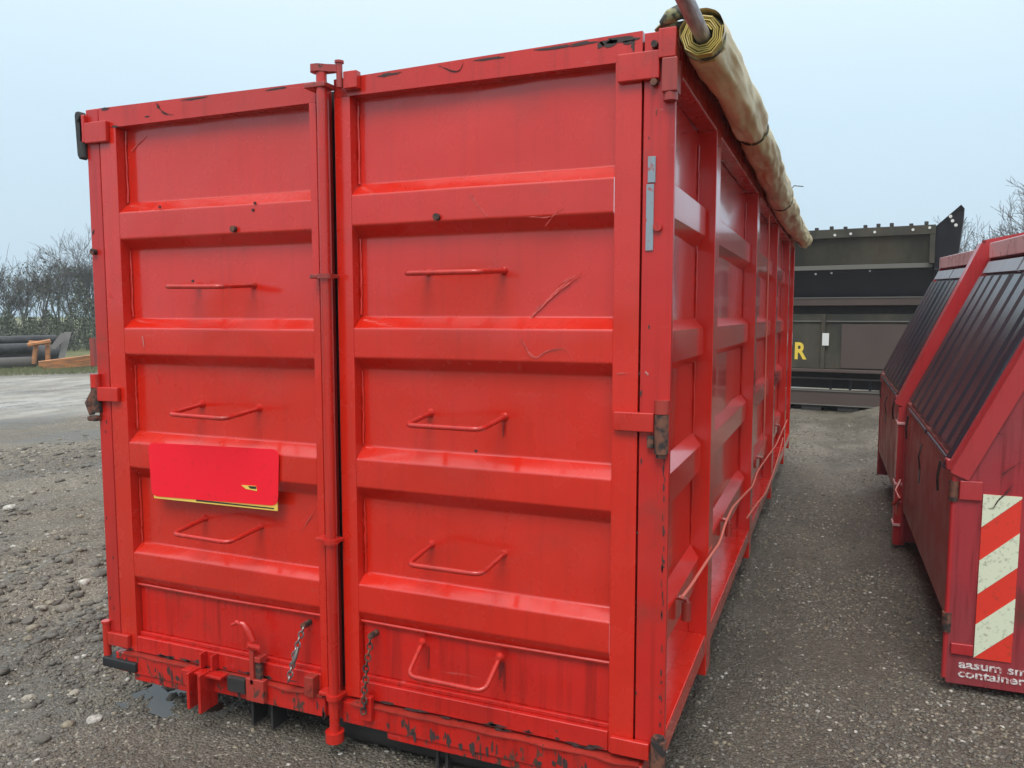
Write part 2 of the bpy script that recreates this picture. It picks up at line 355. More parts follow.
# yellow edged sign; red field is made up in place of a drawn redaction
def plate(a, b, c, dd, y, t, name, mat, parent):
    q = [Vector((p[0], y, p[1])) for p in (a, b, c, dd)]
    return MB().frustum([v + Vector((0, t, 0)) for v in q], q).build(name, mat, parent, smooth=0)
q = PX([(153, 452), (276, 458), (277.5, 511), (154, 498)], -.006)
plate(*q, -.006, .004, 'sign_plate', SIGNY, dL)
q = [Vector((a, b, 0)) for a, b in PX([(148, 442.5), (279, 449.5), (278, 506), (152, 496)], -.0075)]
MB().prism([(v.x, v.y) for v in rounded([(q[0] + q[1]) / 2, q[1], q[2], q[3], q[0], (q[0] + q[1]) / 2], .035, 5)[:-1]], 1, -.0085, -.0065).build('redaction_field', BRIGHT, dL, smooth=0)
q = PX([(196, 501.0), (274, 509.2), (274, 508), (196, 499.6)], -.0075); plate(*q, -.0075, .001, 'sign_border', SIGNK, dL)
q = PX([(241, 485), (256, 486), (257, 491), (246, 489)], -.0100); plate(*q, -.0100, .0008, 'sign_mark', SIGNY, dL)
q = PX([(248, 486), (256, 486.5), (256, 489), (250, 488.5)], -.0112); plate(*q, -.0112, .0008, 'sign_mark', SIGNK, dL)

# posts, rails, walls of the container body
LEN = 7.35
post = MB().box(-.100, -.002, .001, .026, .275, HT, .003).box(-.098, -.0785, .0262, .12, .275, HT - .01, .002); post.build('corner_post', RED_POST, cont, 'chipped right corner post with grey strip')
MB().box(-2.5, -2.429, .001, .12, .30, HT, .005).build('corner_post', RED_POST, cont)
MB().box(-.13, -.004, LEN - .12, LEN, .16, HT, .005).build('corner_post', RED_SIDE, cont)
MB().box(-2.5, -2.38, LEN - .12, LEN, .16, HT, .005).build('corner_post', RED_SIDE, cont)
MB().box(-.118, -.094, .05, .11, .25, HT - .01).build('door_seal', RUBBER.m, cont)
MB().box(-2.435, -2.415, .05, .11, .25, HT - .01).build('door_seal', RUBBER.m, cont)
MB().box(-1.324, -1.286, .028, .045, .25, HT - .03).build('centre_stop', RED_POST, cont)
MB().box(-1.36, -1.20, .078, .09, .25, HT - .03).build('door_seal', RUBBER.m, cont)
for x in (-.02, -2.48):
    MB().box(x - .055 if x > -1 else x - .019, x + .018 if x > -1 else x + .055, .121, LEN - .121, 2.475, HT - .003, .006).build('top_rail', RED_RAIL, cont)
# rear sill under the doors, worn
m = MB(); n = 64
for (xa, xb) in ((-2.44, -1.325), (-1.244, -.07)):
    m.box(xa, xb, -.020, .10, .150, .234, .004)
m.box(-1.324, -1.245, -.008, .10, .155, .230, .003)
m.build('rear_sill', RED_LOW, cont)
for xa, xb in ((-2.40, -1.33), (-1.20, -.08)):
    m = MB(); vs_ = []; n = int((xb - xa) / .012)
    for i in range(n + 1):
        x = xa + (xb - xa) * i / n; k = mnoise.noise(Vector((x * 9, 3, 1))); k2 = mnoise.noise(Vector((x * 31, 7, 2)))
        y = -.030 - .012 * k - .007 * k2; z = .237 + .004 * k2 - .004 * max(0, k)
        vs_ += [(x, .02, .2345), (x, y, z - .002), (x, y, z + .003), (x, .02, .2395)]
    m.add(vs_, [(4 * i + j, 4 * i + (j + 1) % 4, 4 * i + 4 + (j + 1) % 4, 4 * i + 4 + j) for i in range(n) for j in range(4)])
    m.build('ragged_sill_lip', RUSTRED, cont, 'torn rusty lip along the rear sill')
for xa, xb in ((-2.34, -2.0), (-1.05, -.15)):
    MB().box(xa, xb, -.012, .05, .118, .149, .003).build('lower_flange', RED_LOW, cont)
# side posts and panels
PY = [(.90, 1.02), (2.70, 2.83), (4.49, 4.63), (6.20, 6.36)]
for s, wall in ((1, 'right'), (-1, 'left')):
    X = (lambda x: x) if s > 0 else (lambda x: -2.5 - x)
    ys = [.026 if s > 0 else .12] + [v for p in PY for v in p] + [LEN - .12]
    for a, b in PY:
        MB().box(X(-.095), X(-.001), a, b, .157, 2.49, .003).build('side_post', RED_SIDE, cont)
    for k in range(0, len(ys), 2):
        a, b = ys[k] + .001, ys[k + 1] - .001
        m = MB(); nx = 14; nz2 = 30; vs_ = []
        for i in range(nx + 1):
            for j in range(nz2 + 1):
                y = a + (b - a) * i / nx; z = .33 + 2.25 * j / nz2; e = min(1, min(i, nx - i) / 2, min(j, nz2 - j) / 2)
                vs_.append((X(-.078 + e * (mnoise.noise(Vector((y * 1.4, z * 1.6, 5 * s))) * .010)), y + (-.006 if i == 0 else .006 if i == nx else 0), z))
        m.add(vs_, [(i * (nz2 + 1) + j, (i + 1) * (nz2 + 1) + j, (i + 1) * (nz2 + 1) + j + 1, i * (nz2 + 1) + j + 1) for i in range(nx) for j in range(nz2)])
        m.build('side_panel', RED_SIDE, cont, smooth=60)
        for z0, z1 in ((2.046, 2.155), (1.562, 1.67), (1.074, 1.18), (.59, .695)):
            bm = MB(); q = .045
            base = [(X(-.082), a + .001, z0 - q), (X(-.082), b - .001, z0 - q), (X(-.082), b - .001, z1 + q), (X(-.082), a + .001, z1 + q)]
            top = [(X(-.034), a + .05, z0), (X(-.034), b - .05, z0), (X(-.034), b - .05, z1), (X(-.034), a + .05, z1)]
            bm.frustum(base, top).build('side_rib', RED_SIDE, cont, smooth=0)
        if s > 0:
            weld([(-.074, b - .004, 2.42), (-.074, b - .004, .36)], .004, cont, mat=RED_SIDE, step=.03)
        MB().box(X(-.082), X(-.003), a, b, .262, .345, .005).build('base_rail', RED, cont)
MB().box(-2.42, -.082, LEN - .08, LEN - .02, .2, HT - .01, .004).build('front_wall', RED_SIDE, cont)
MB().box(-2.42, -.083, .12, LEN - .09, .262, .30).build('floor_plate', RED_SIDE, cont)
for x in (-1.85, -.65):
    MB().box(x - .09, x + .09, .16, LEN - .2, .03, .20, .006).build('skid_beam', BLACK.m, cont)
for y in (.25, 1.3, 2.4, 3.5, 4.6, 5.7, 6.8):
    MB().box(-2.4, -.1, y, y + .08, .2005, .2615).build('cross_member', BLACK.m, cont)
MB().box(-2.30, -.30, .10, .13, .20, .26).build('cross_member', BLACK.m, cont)
MB().cyl((-1.30, .12, .10), (-.5, .12, .10), .085, 16).build('rear_roller', BLACK.m, cont)
MB().box(-2.51, -2.31, -.035, .07, .160, .205, .008).build('buffer_block', RUBBER.m, cont)

# hinges on the posts
for zc, h in ((2.487, .085), (1.382, .062), (.287, .058)):
    MB().box(-.180, -.048, -.022, -.0015, zc - h / 2, zc + h / 2, .004).build('hinge_strap', RED_RAIL, dR)
    MB().box(-2.486, -2.362, -.022, -.0015, zc - h / 2, zc + h / 2, .004).build('hinge_strap', RED_RAIL, dL)
m = MB().box(-.050, .004, -.032, .03, 2.50, 2.588, .004); m.build('hinge_block', RED_RAIL, cont)
m = MB().box(-.038, .010, -.036, .025, 2.398, 2.499, .004).cyl((-.014, -.012, 2.40), (-.014, -.012, 2.375), .022); m.build('hinge_barrel', RUSTRED, cont)
for z in (2.548, 2.435): MB().cyl((-.065, .002, z), (-.065, -.022, z), .011, 8).build('bolt', RUST.m, cont)
m = MB().cyl((-.024, -.016, 1.412), (-.024, -.016, 1.455), .024, 16); m.build('hinge_barrel', RUSTRED, cont)
m = MB().cyl((-.024, -.016, 1.285), (-.024, -.016, 1.41), .023, 16).cyl((-.024, -.016, 1.272), (-.024, -.016, 1.2849), .017, 10).box(-.07, -.048, -.02, -.002, 1.30, 1.34, .003); m.build('hinge_barrel', RUST.m, cont)
m = MB().cyl((-.018, -.012, .20), (-.018, -.012, .335), .026, 16).cyl((-.018, -.012, .335), (-.018, -.012, .347), .018, 12); m.build('hinge_barrel', RUST.m, cont)
# left side hinges
m = MB().prism([(-2.538, 2.565), (-2.532, 2.578), (-2.515, 2.580), (-2.502, 2.562), (-2.500, 2.48), (-2.505, 2.39), (-2.520, 2.383), (-2.531, 2.40)], 1, -.02, .012)
m.cyl((-2.518, -.028, 2.548), (-2.518, 0, 2.548), .009, 10).cyl((-2.514, -.005, 2.39), (-2.514, -.005, 2.455), .019, 12); m.build('hinge_lever', BLACK.m, cont)
m = MB().box(-2.515, -2.487, -.02, .05, 2.45, 2.565, .004); m.build('hinge_block', RED_RAIL, cont)
m = MB().cyl((-2.497, -.008, 1.41), (-2.497, -.008, 1.468), .024, 14); m.build('hinge_barrel', RED_RAIL, cont)
m = MB().cyl((-2.497, -.008, 1.30), (-2.497, -.008, 1.409), .023, 14).tube([(-2.505, -.01, 1.40), (-2.528, -.02, 1.34), (-2.515, -.02, 1.29)], .018, 7, [.012, .02, .012]).box(-2.54, -2.485, -.03, .01, 1.262, 1.285, .008); m.build('hinge_barrel', RUST.m, cont)
m = MB().cyl((-2.503, -.008, .205), (-2.503, -.008, .352), .017, 14).cyl((-2.503, -.008, .352), (-2.503, -.008, .362), .021, 10); m.build('hinge_barrel', RED_RAIL, cont)
for px, py in ((93, 252),): p = at(px, py, 1, 0); MB().cyl((p.x + .015, .0, p.z), (p.x + .015, -.02, p.z), .013, 8).build('bolt', RUST.m, cont)
p = at(658, 227, 1, 0); MB().cyl((p.x, .004, p.z), (p.x, -.012, p.z), .014, 10).build('bolt', RED_RAIL, cont)
for z0, z1, x in ((2.135, 2.215, -.071), (1.925, 2.13, -.075)):
    MB().box(x - .012, x + .012, -.004, .0005, z0, z1, .001).build('seal_strip', SEAL.m, cont)
for a, b in (((656, 108), (655, 117)), ((645, 372), (648, 377))):
    scratch(PX([a, ((a[0] + b[0]) / 2 + 1, (a[1] + b[1]) / 2), b], -.003), -.003, cont, .006, WHITE)

# locking bar on the left leaf
bar = MB().cyl((-1.264, -.046, .125), (-1.264, -.046, 2.59), .0195, 18).build('locking_bar', RED_RAIL, dL)
for z in (1.865, .872, .262):
    MB().cyl((-1.264, -.046, z - .009), (-1.264, -.046, z + .009), .031, 16).box(-1.335, -1.235, -.048, -.001, z - .0075, z + .0075, .003).build('bar_guide', RUSTRED if z > 1.5 else RED_RAIL, dL)
MB().cyl((-1.264, -.046, .085), (-1.264, -.046, .124), .036, 20).build('bar_foot', RED_RAIL, dL)
m = MB().prism([(-1.302, -.06), (-1.290, -.075), (-1.262, -.072), (-1.235, -.05), (-1.205, -.035), (-1.205, -.015), (-1.235, -.018), (-1.285, -.02), (-1.302, -.035)], 2, 2.591, 2.616)
m.build('bar_cam', RUSTRED, dL)
MB().box(-1.325, -1.235, -.07, -.0015, 2.535, 2.553, .003).build('bar_guide', RUSTRED, dL)
m = MB().cyl((-1.198, -.03, 2.535), (-1.198, -.03, 2.620), .0115, 12).cyl((-1.198, -.03, 2.620), (-1.198, -.03, 2.628), .017, 12); m.build('keeper_pin', RUSTRED, dR)
MB().box(-1.184, -1.127, -.03, -.0005, 2.53, 2.59, .003).build('keeper_block', RED_RAIL, dR)

# lever latch low on the left leaf
m = MB().tube([(-1.725, -.055, .492), (-1.69, -.05, .485), (-1.675, -.045, .46), (-1.655, -.04, .415)], .016, 9, [.008, .014, .018, .015])
m.tube([(-1.745, -.055, .475), (-1.70, -.055, .495)], .007, 7).cyl((-1.665, -.06, .405), (-1.635, -.03, .385), .014, 8); m.build('latch_lever', RED_RAIL, dL)
m = MB().box(-1.668, -1.648, -.05, -.018, .235, .375, .003).box(-1.647, -1.618, -.045, -.0, .33, .352, .002).box(-1.69, -1.60, -.05, -.0205, .165, .26, .004); m.build('latch_body', RUSTRED, dL)
MB().box(-1.647, -1.62, -.04, -.022, .24, .329, .003).build('latch_tongue', RUST.m, dL)
MB().box(-1.79, -1.70, -.044, -.0205, .185, .245, .002).build('dark_cover_plate', BLACK.m, dL)
m = MB().box(-1.955, -1.94, -.10, -.001, .10, .255, .003).box(-1.895, -1.88, -.10, -.001, .092, .255, .003); m.build('bracket', RED_LOW, cont)
m = MB().box(-2.01, -1.80, -.07, -.0215, .236, .248, .002).box(-1.94, -1.93, -.04, -.003, .249, .315, .002).box(-1.88, -1.87, -.04, -.003, .249, .315, .002); m.build('bracket', RED_LOW, cont)
m = MB().box(-1.405, -1.362, -.045, -.003, .235, .315, .003).cyl((-1.384, -.05, .275), (-1.384, -.03, .275), .014, 8); m.build('bracket', RUSTRED, dL)
m = MB().box(-1.148, -1.10, -.045, -.0215, .19, .285, .003); m.build('bracket', RED_LOW, dR)
for k, (x, y0) in enumerate(((-.86, .03), (-.82, .03), (-1.72, .02), (-1.62, .02))):
    MB().box(x - .006, x + .006, y0, y0 + .09, .02, .149, .002).build('bracket', BLACK.m, cont)
# chains, link by link
def chain(p, q, n, parent, mat, sag=.0):
    p = Vector(p); q = Vector(q); d = (q - p); L = d.length / n; d.normalize()
    s1 = Vector((1, 0, 0)); s1 = (s1 - d * s1.dot(d)).normalized(); s2 = d.cross(s1)
    for i in range(n):
        c = p.lerp(q, (i + .5) / n) + Vector((random.uniform(-.003, .003), -sag * math.sin(math.pi * (i + .5) / n), 0)); s = s1 if i % 2 else (s1 * .45 + s2 * .9).normalized()
        o = [c + d * math.cos(t) * L * .68 + s * math.sin(t) * .0115 for t in [2 * math.pi * k / 10 for k in range(11)]]
        MB().tube(o, .0036, 5).build('chain_link', mat, parent)
chA = empty('chain', parent=dL); chB = empty('chain', parent=dR)
chain((-1.425, -.012, .50), (-1.475, -.050, .285), 11, dL, STEEL.m, .01); chA.parent = None; bpy.data.objects.remove(chA)
chain((-1.115, -.016, .505), (-1.125, -.055, .225), 14, dR, RUST.m, .01); bpy.data.objects.remove(chB)
MB().cyl((-1.425, .03, .505), (-1.425, -.02, .505), .012, 8).build('chain_stud', RUST.m, dL)
MB().cyl((-1.115, .03, .512), (-1.115, -.02, .512), .012, 8).build('chain_stud', RUST.m, dR)
MB().tube([(-1.442, -.03, .42), (-1.438, -.05, .39), (-1.452, -.05, .36)], .009, 8).build('shackle', STEEL.m, dL)

# rope hooks on the long side
for y in (.40, 1.62, 3.55, 5.4):
    z = .64
    m = MB().tube([(-.034, y, z + .035), (-.005, y, z + .03), (-.002, y, z + .01)], .011, 8).cyl((-.006, y, z + .02), (-.006, y, z - .05), .017, 10)
    m.build('rope_hook', RUSTRED, cont)
MB().box(-.05, -.012, 2.35, 2.37, .30, .34).build('paint_chip', CRACK, cont)

# ------------------------------------------------------------------ tarpaulin roll with its pole
roll = empty('tarpaulin_roll', (.08, 0, 2.56)); tag(roll, 'rolled tan tarpaulin lashed along the top of the red container', 'tarpaulin')
def rollpt(y):
    return Vector((.080 + .012 * math.sin(y * 1.1) + .006 * (y / 7.3), 0, 2.552 + .012 * math.sin(y * .8 + 1) + .012 * y / 7.3)), .066 + .020 * min(1, max(0, y) / 3.5) - .012 * max(0, (y - 4.3) / 3)
m = MB(); ny, na = 260, 56; vs_ = []
for i in range(ny + 1):
    y = -.03 + 7.42 * i / ny; c, r = rollpt(y)
    tie = min(abs(y - t) for t in (1.35, 3.62, 6.9)); r *= 1 - .22 * math.exp(-(tie / .09) ** 2)
    for j in range(na):
        a = 2 * math.pi * j / na
        k = mnoise.noise(Vector((math.cos(a) * 1.6, math.sin(a) * 1.6, y * 2.1))) * .17 + mnoise.noise(Vector((a * 1.6 + y * 2.5, y * 1.3, 4))) * .10 + mnoise.noise(Vector((math.cos(a) * 4, math.sin(a) * 4 + y * 3, y * 6))) * .08
        k += .05 * math.sin(a * 3 + y * 1.7) - .11 * abs(mnoise.noise(Vector((a * .9 + y * 3.2, y * 1.1, 8)))) + .05 * abs(mnoise.noise(Vector((math.cos(a) * 2 + y * 5, math.sin(a) * 2, y * 3))))
        q = r * (1 + k * min(1, i / 6 + .3))
        vs_.append((c.x + math.cos(a) * q - .08, y, c.z + math.sin(a) * q - 2.56))
m.add(vs_, [(i * na + j, i * na + (j + 1) % na, (i + 1) * na + (j + 1) % na, (i + 1) * na + j) for i in range(ny) for j in range(na)])
m.f.append(tuple(ny * na + j for j in range(na)))
m.build('tarpaulin_sheet', TARP.m, roll, smooth=70)
# spiral layers seen at the open end
m = MB(); turns = 5; per = 9; st = turns * per; vs_ = []; th = .0020
for i in range(st + 1):
    a = 2 * math.pi * i / per + .3; q = .030 + (.062 - .030) * i / st
    q *= 1 + random.uniform(-.03, .03)
    for y, rr in ((-.036 + random.uniform(-.004, .004), q - th), (-.036, q + th), (.05, q + th), (.05, q - th)):
        vs_.append((math.cos(a) * rr, y, math.sin(a) * rr - .008))
m.add(vs_, [(4 * i + j, 4 * i + (j + 1) % 4, 4 * i + 4 + (j + 1) % 4, 4 * i + 4 + j) for i in range(st) for j in range(4)])
m.build('spiral_layers', YEL.m, roll, smooth=20)
MB().cyl((0, .0, -.008), (0, .02, -.008), .064, 20).build('spiral_backing', OLIVE.m, roll)
m = MB(); k = 20
for i in range(k):
    a, b = 2 * math.pi * i / k, 2 * math.pi * (i + 1) / k
    P = lambda t, r, y: (math.cos(t) * r, y, math.sin(t) * r - .008)
    m.frustum([P(a, .018, -.43), P(b, .018, -.43), P(b, .023, -.43), P(a, .023, -.43)], [P(a, .018, .1), P(b, .018, .1), P(b, .023, .1), P(a, .023, .1)])
m.build('pole', POLE.m, roll)
for y in (1.35, 3.62, 6.9):
    c, r = rollpt(y); o = [(c.x - .08 + math.cos(t) * r * .86, y + .012 * math.sin(t * 2), c.z - 2.56 + math.sin(t) * r * .86) for t in [2 * math.pi * i / 24 for i in range(25)]]
    MB().tube(o, .007, 6).build('tie_cord', OLIVE.m, roll)
c, r = rollpt(3.62); MB().tube([(c.x - .08 + .05, 3.62, .05), (c.x + .005, 3.62, .088), (c.x + .065, 3.65, .083)], .0035, 5).build('cord_end', BLACK.m, roll)
# tarp leaf lying over the edge behind the post
m = MB(); vs_ = []; n1, n2 = 60, 8
for i in range(n1 + 1):
    y = .02 + 7.2 * i / n1
    for j in range(n2 + 1):
        t = j / n2; x = -.075 + .115 * t; z = HT + .012 + .030 * math.sin(math.pi * t) * (1 + .3 * mnoise.noise(Vector((y * 3, t * 3, 0)))) - .03 * t * t
        vs_.append((x - .08, y, z - 2.56 + .006 * mnoise.noise(Vector((y * 5, t * 2, 3)))))
m.add(vs_, [(i * (n2 + 1) + j, (i + 1) * (n2 + 1) + j, (i + 1) * (n2 + 1) + j + 1, i * (n2 + 1) + j + 1) for i in range(n1) for j in range(n2)])
o = m.build('edge_flap', OLIVE.m, roll, smooth=70); md = o.modifiers.new('thick', 'SOLIDIFY'); md.thickness = .004
m = MB(); m.tube([(-.125, -.005, .048), (-.10, -.02, .062), (-.065, -.015, .075), (-.04, .01, .07)], .02, 9, [.012, .02, .024, .02]).tube([(-.12, .0, .038), (-.07, .01, .042), (-.045, .02, .05)], .012, 8)
m.build('folded_corner', OLIVE.m, roll, smooth=70)

# ------------------------------------------------------------------ ropes on the long side
def sidepts(l, x=.008): return [at(a, b, 0, x) for a, b in l]
pts = sidepts([(657, 640), (665.6, 620), (675, 609), (682, 597), (690, 587), (703, 567), (711, 555), (720, 542), (725, 524), (732, 508), (745, 494), (753, 486), (757, 472), (766, 459), (776, 445), (787, 420)])
pts = [p for p in pts if p.y > .13]
o = MB().tube(rounded(pts, .12, 3), .0058, 7).build('rope', ROPE.m); tag(o, 'long pale rope looped between hooks along the red container side', 'rope')
pts = sidepts([(747, 518), (756, 505), (766, 493), (773, 474), (779, 454), (783, 438)], .012)
o = MB().tube(rounded(pts, .12, 3), .0058, 7).build('rope', ROPE.m); tag(o, 'short second rope strand hanging lower near the far end of the red container side', 'rope')
pts = [(.006, 3.45, 2.50), (.010, 3.46, 2.0), (.006, 3.50, 1.4), (.012, 3.46, .95), (.006, 3.5, .70)]
o = MB().tube(rounded(pts, .3, 4), .006, 6).build('lashing_strap', ROPE.m); tag(o, 'thin cord hanging straight down from the tarpaulin on the red container side', 'cord')

# ------------------------------------------------------------------ ground, one sheet
def edges(lo, hi, step, far, g=1.22):
    a = list(np.arange(lo, hi + 1e-6, step)); s = step
    while a[-1] < far: s *= g; a.append(a[-1] + s)
    s = step; b = []
    x = lo
    while x > -far: s *= g; x -= s; b.append(x)
    return np.array(b[::-1] + a)
gx = edges(-8.5, 2.2, .026, 600); gy = edges(-1.3, 8.0, .026, 600)
X, Y = np.meshgrid(gx, gy, indexing='ij')
def height(X, Y):
    near = np.exp(-((np.hypot(X + 1, Y - 1) / 16) ** 2))
    h = (fbm(X, Y, .55, 4, 1) - .5) * .10 * near
    left = 1 / (1 + np.exp((X + 2.7) * 4))
    h += (fbm(X, Y, 4, 4, 2) - .5) * (.020 + .05 * left) * near
    h += (fbm(X, Y, 22, 3, 3) - .5) * (.020 + .012 * left) * near
    # wheel ruts on the left, running roughly along the container
    u = (X + 3.7) * .94 + (Y - 1) * .16 + .10 * np.sin(Y * .8)
    for c, a in ((0, .028), (-.85, .03), (-2.3, .025), (-3.3, .03)):
        h -= left * a * np.exp(-((u - c) / .15) ** 2); h += left * a * .9 * np.exp(-((np.abs(u - c) - .27) / .09) ** 2)
        tread = np.exp(-((u - c) / .13) ** 2) * left; h += tread * .006 * np.sin(Y * 62 + 7 * np.abs(u - c))
    flat = np.clip((X + 2.6) * 3, 0, 1) * np.clip((.9 - X) * 3, 0, 1) * np.clip((Y + .1) * 3, 0, 1) * np.clip((8 - Y), 0, 1)
    h = h * (1 - .35 * flat) - .018 * flat
    h -= .030 * np.exp(-(((X + 2.33) / .33) ** 2 + ((Y - .10) / .20) ** 2))          # puddle hollow
    h += np.exp(-(((X + 2.33) / .5) ** 2 + ((Y - .10) / .3) ** 2)) * (fbm(X, Y, 7, 3, 31) - .5) * .10
    h += np.clip((X - .75) / .6, 0, 1) * np.clip(Y - 1.3, 0, 6) * .033
    return h
Z = height(X, Y)
def grid_mesh(name, X, Y, Z):
    nx_, ny_ = X.shape; v = np.stack([X, Y, Z], -1).reshape(-1, 3)
    i = np.arange(nx_ * ny_).reshape(nx_, ny_); f = np.stack([i[:-1, :-1], i[1:, :-1], i[1:, 1:], i[:-1, 1:]], -1).reshape(-1, 4)
    me = bpy.data.meshes.new(name); me.vertices.add(len(v)); me.vertices.foreach_set('co', v.ravel().astype(np.float32))
    me.loops.add(f.size); me.loops.foreach_set('vertex_index', f.ravel().astype(np.int32))
    me.polygons.add(len(f)); me.polygons.foreach_set('loop_start', np.arange(0, f.size, 4, dtype=np.int32)); me.polygons.foreach_set('loop_total', np.full(len(f), 4, np.int32))
    me.update(calc_edges=True); me.shade_smooth(); return me
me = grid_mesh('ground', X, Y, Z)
G = Mat('wet_gravelly_mud', (.15, .13, .11), .8, spec=.4)
big = G.noise(.45, 5, .6); mid = G.noise(3.2, 6, .65, off=2); fine = G.noise(55, 4, .7, off=5)
base = G.mix(G.ramp(big, .35, .65), (.16, .142, .118), (.27, .25, .215))
base = G.mix(G.ramp(mid, .35, .7), base, G.mix(G.ramp(big, .3, .7), (.10, .088, .074), (.20, .182, .155)))
vo = G.nt.nodes.new('ShaderNodeTexVoronoi'); G.link(G.g.outputs['Position'], vo.inputs['Vector']); vo.inputs['Scale'].default_value = 85
sepc = G.nt.nodes.new('ShaderNodeSeparateColor'); G.link(vo.outputs['Color'], sepc.inputs[0])
grit = G.mix(sepc.outputs[0], (.10, .09, .076), (.38, .35, .30))
base = G.mix(.5, base, grit)
base = G.mix(G.ramp(sepc.outputs[1], .955, .975), base, (.50, .47, .42))
base = G.mix(G.ramp(fine, .35, .65, .45, 0), base, (.045, .04, .034))
wet = G.ramp(G.noise(.75, 6, .62, off=9, stretch=(1, .6, 1)), .44, .60)
ad = G.nt.nodes.new('ShaderNodeAttribute'); ad.attribute_name = 'damp_shade'
base = G.mix(G.math('MULTIPLY', ad.outputs['Fac'], .34), base, (.045, .038, .029)); wet = G.math('MAXIMUM', wet, G.math('MULTIPLY', ad.outputs['Fac'], .5))  # occlusion shade put into the ground colour, with some wet gloss
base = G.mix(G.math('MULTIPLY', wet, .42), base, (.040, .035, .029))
# attributes: wet haul road, its sky reflection painted as paler gravel; grass verge
at_ = G.nt.nodes.new('ShaderNodeAttribute'); at_.attribute_name = 'road'; ag = G.nt.nodes.new('ShaderNodeAttribute'); ag.attribute_name = 'verge'
base = G.mix(G.math('MULTIPLY', at_.outputs['Fac'], .8), base, G.mix(G.ramp(G.noise(2.2, 5, .65, stretch=(1, .35, 1)), .35, .65), (.26, .25, .235), (.46, .46, .45)))
base = G.mix(ag.outputs['Fac'], base, G.mix(G.ramp(G.noise(3, 5), .4, .6), (.075, .10, .035), (.19, .19, .085)))
base = G.mix(.75, base, (1, .93, .82), 'MULTIPLY'); G.color(base)

rgh = G.math('SUBTRACT', .86, G.math('MULTIPLY', wet, .48)); rgh = G.math('SUBTRACT', rgh, G.math('MULTIPLY', at_.outputs['Fac'], .22))
G.rough(rgh)
h = G.math('ADD', G.math('MULTIPLY', vo.outputs['Distance'], -.9), G.math('MULTIPLY', fine, .8)); h = G.math('ADD', h, G.math('MULTIPLY', G.noise(16, 5, .7), 1.4))
G.bump(h, .9, .014)
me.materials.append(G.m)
xf, yf = X.ravel(), Y.ravel()
# haul road: band behind the open yard on the left
dl = (xf - .48) * -.79 + (yf + 2.49) * .613; road = np.clip((5.6 - np.abs(dl - 20.6)) / 1.2, 0, 1) * np.clip((-xf - 6) / 3, 0, 1)
road *= np.clip(fbm(xf, yf, .5, 4, 6) * 2.2 - .25, 0, 1)
vg = np.clip((dl - 27. + (fbm(xf, yf, .6, 3, 8) - .5) * 2) / .8, 0, 1) * (xf < -3) + (np.hypot(xf, yf) > 60)
vg = np.clip(vg + .35 * np.clip(fbm(xf, yf, 1.1, 4, 12) * 4 - 2.3, 0, 1) * np.clip((yf - 5.5) / 3, 0, 1) * (xf > -1), 0, 1)
damp_shade = np.clip((xf + 2.6) / .5, 0, 1) * np.clip((2.5 - xf) / .8, 0, 1) * np.clip((yf + 2.5) / .8, 0, 1) * np.clip((8.2 - yf) / 2.5, 0, 1) * np.clip(.55 + (fbm(xf, yf, .9, 4, 41) - .45) * 2, .15, 1)  # damp lane and container surroundings, with painted occlusion shade
for nm, arr in (('road', road), ('verge', vg), ('damp_shade', damp_shade)):
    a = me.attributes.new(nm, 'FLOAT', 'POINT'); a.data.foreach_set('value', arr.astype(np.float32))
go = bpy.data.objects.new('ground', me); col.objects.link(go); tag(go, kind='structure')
def gz(x, y): return float(height(np.array([float(x)]), np.array([float(y)]))[0])
# puddles
WAT = Mat('muddy_water', (.030, .026, .021), .03, spec=.5); WAT.bump(WAT.noise(9, 2), .05, .002)
def puddle(cx, cy, rx, ry, dz):
    n = 40; o = []
    for i in range(n):
        a = 2 * math.pi * i / n; k = 1 + .3 * mnoise.noise(Vector((math.cos(a) * 1.5 + cx, math.sin(a) * 1.5 + cy, 0)))
        o.append((cx + math.cos(a) * rx * k, cy + math.sin(a) * ry * k))
    z = float(np.percentile(height(cx + rx * np.linspace(-.8, .8, 20)[:, None] + np.zeros((1, 20)), cy + ry * np.linspace(-.8, .8, 20)[None] + np.zeros((20, 1))), 46)) + dz; ob = MB().prism(o, 2, z - .03, z).build('puddle', WAT.m, smooth=0); tag(ob, kind='structure')
puddle(-2.28, .18, .36, .22, -.004)

# ------------------------------------------------------------------ stones
def icos():
    bm = bmesh.new(); bmesh.ops.create_icosphere(bm, subdivisions=1, radius=1); v = np.array([q.co[:] for q in bm.verts]); f = np.array([[w_.index for w_ in p.verts] for p in bm.faces]); bm.free(); return v, f
def icos2():
    bm = bmesh.new(); bmesh.ops.create_icosphere(bm, subdivisions=2, radius=1); v = np.array([q.co[:] for q in bm.verts]); f = np.array([[w_.index for w_ in p.verts] for p in bm.faces]); bm.free(); return v, f
IV, IF = icos(); IV = np.clip(IV, -.72, .8)
ST = Mat('mixed_field_stone', (.3, .28, .24), .75)
pi_ = ST.nt.nodes.new('ShaderNodeAttribute'); pi_.attribute_name = 'tint'
rmp = ST.nt.nodes.new('ShaderNodeValToRGB'); ST.link(pi_.outputs['Fac'], rmp.inputs[0]); e = rmp.color_ramp
e.elements[0].color = (.070, .062, .052, 1); e.elements[1].color = (.66, .62, .54, 1)
for p, c in ((.35, (.12, .105, .085)), (.6, (.18, .165, .14)), (.75, (.29, .24, .16)), (.86, (.40, .38, .34))):
    q = e.elements.new(p); q.color = (*c, 1)
ST.color(ST.mix(ST.ramp(ST.noise(60, 4), .3, .7, .55, 0), rmp.outputs[0], (.07, .06, .05))).bump(ST.noise(110, 4), .5, .003)
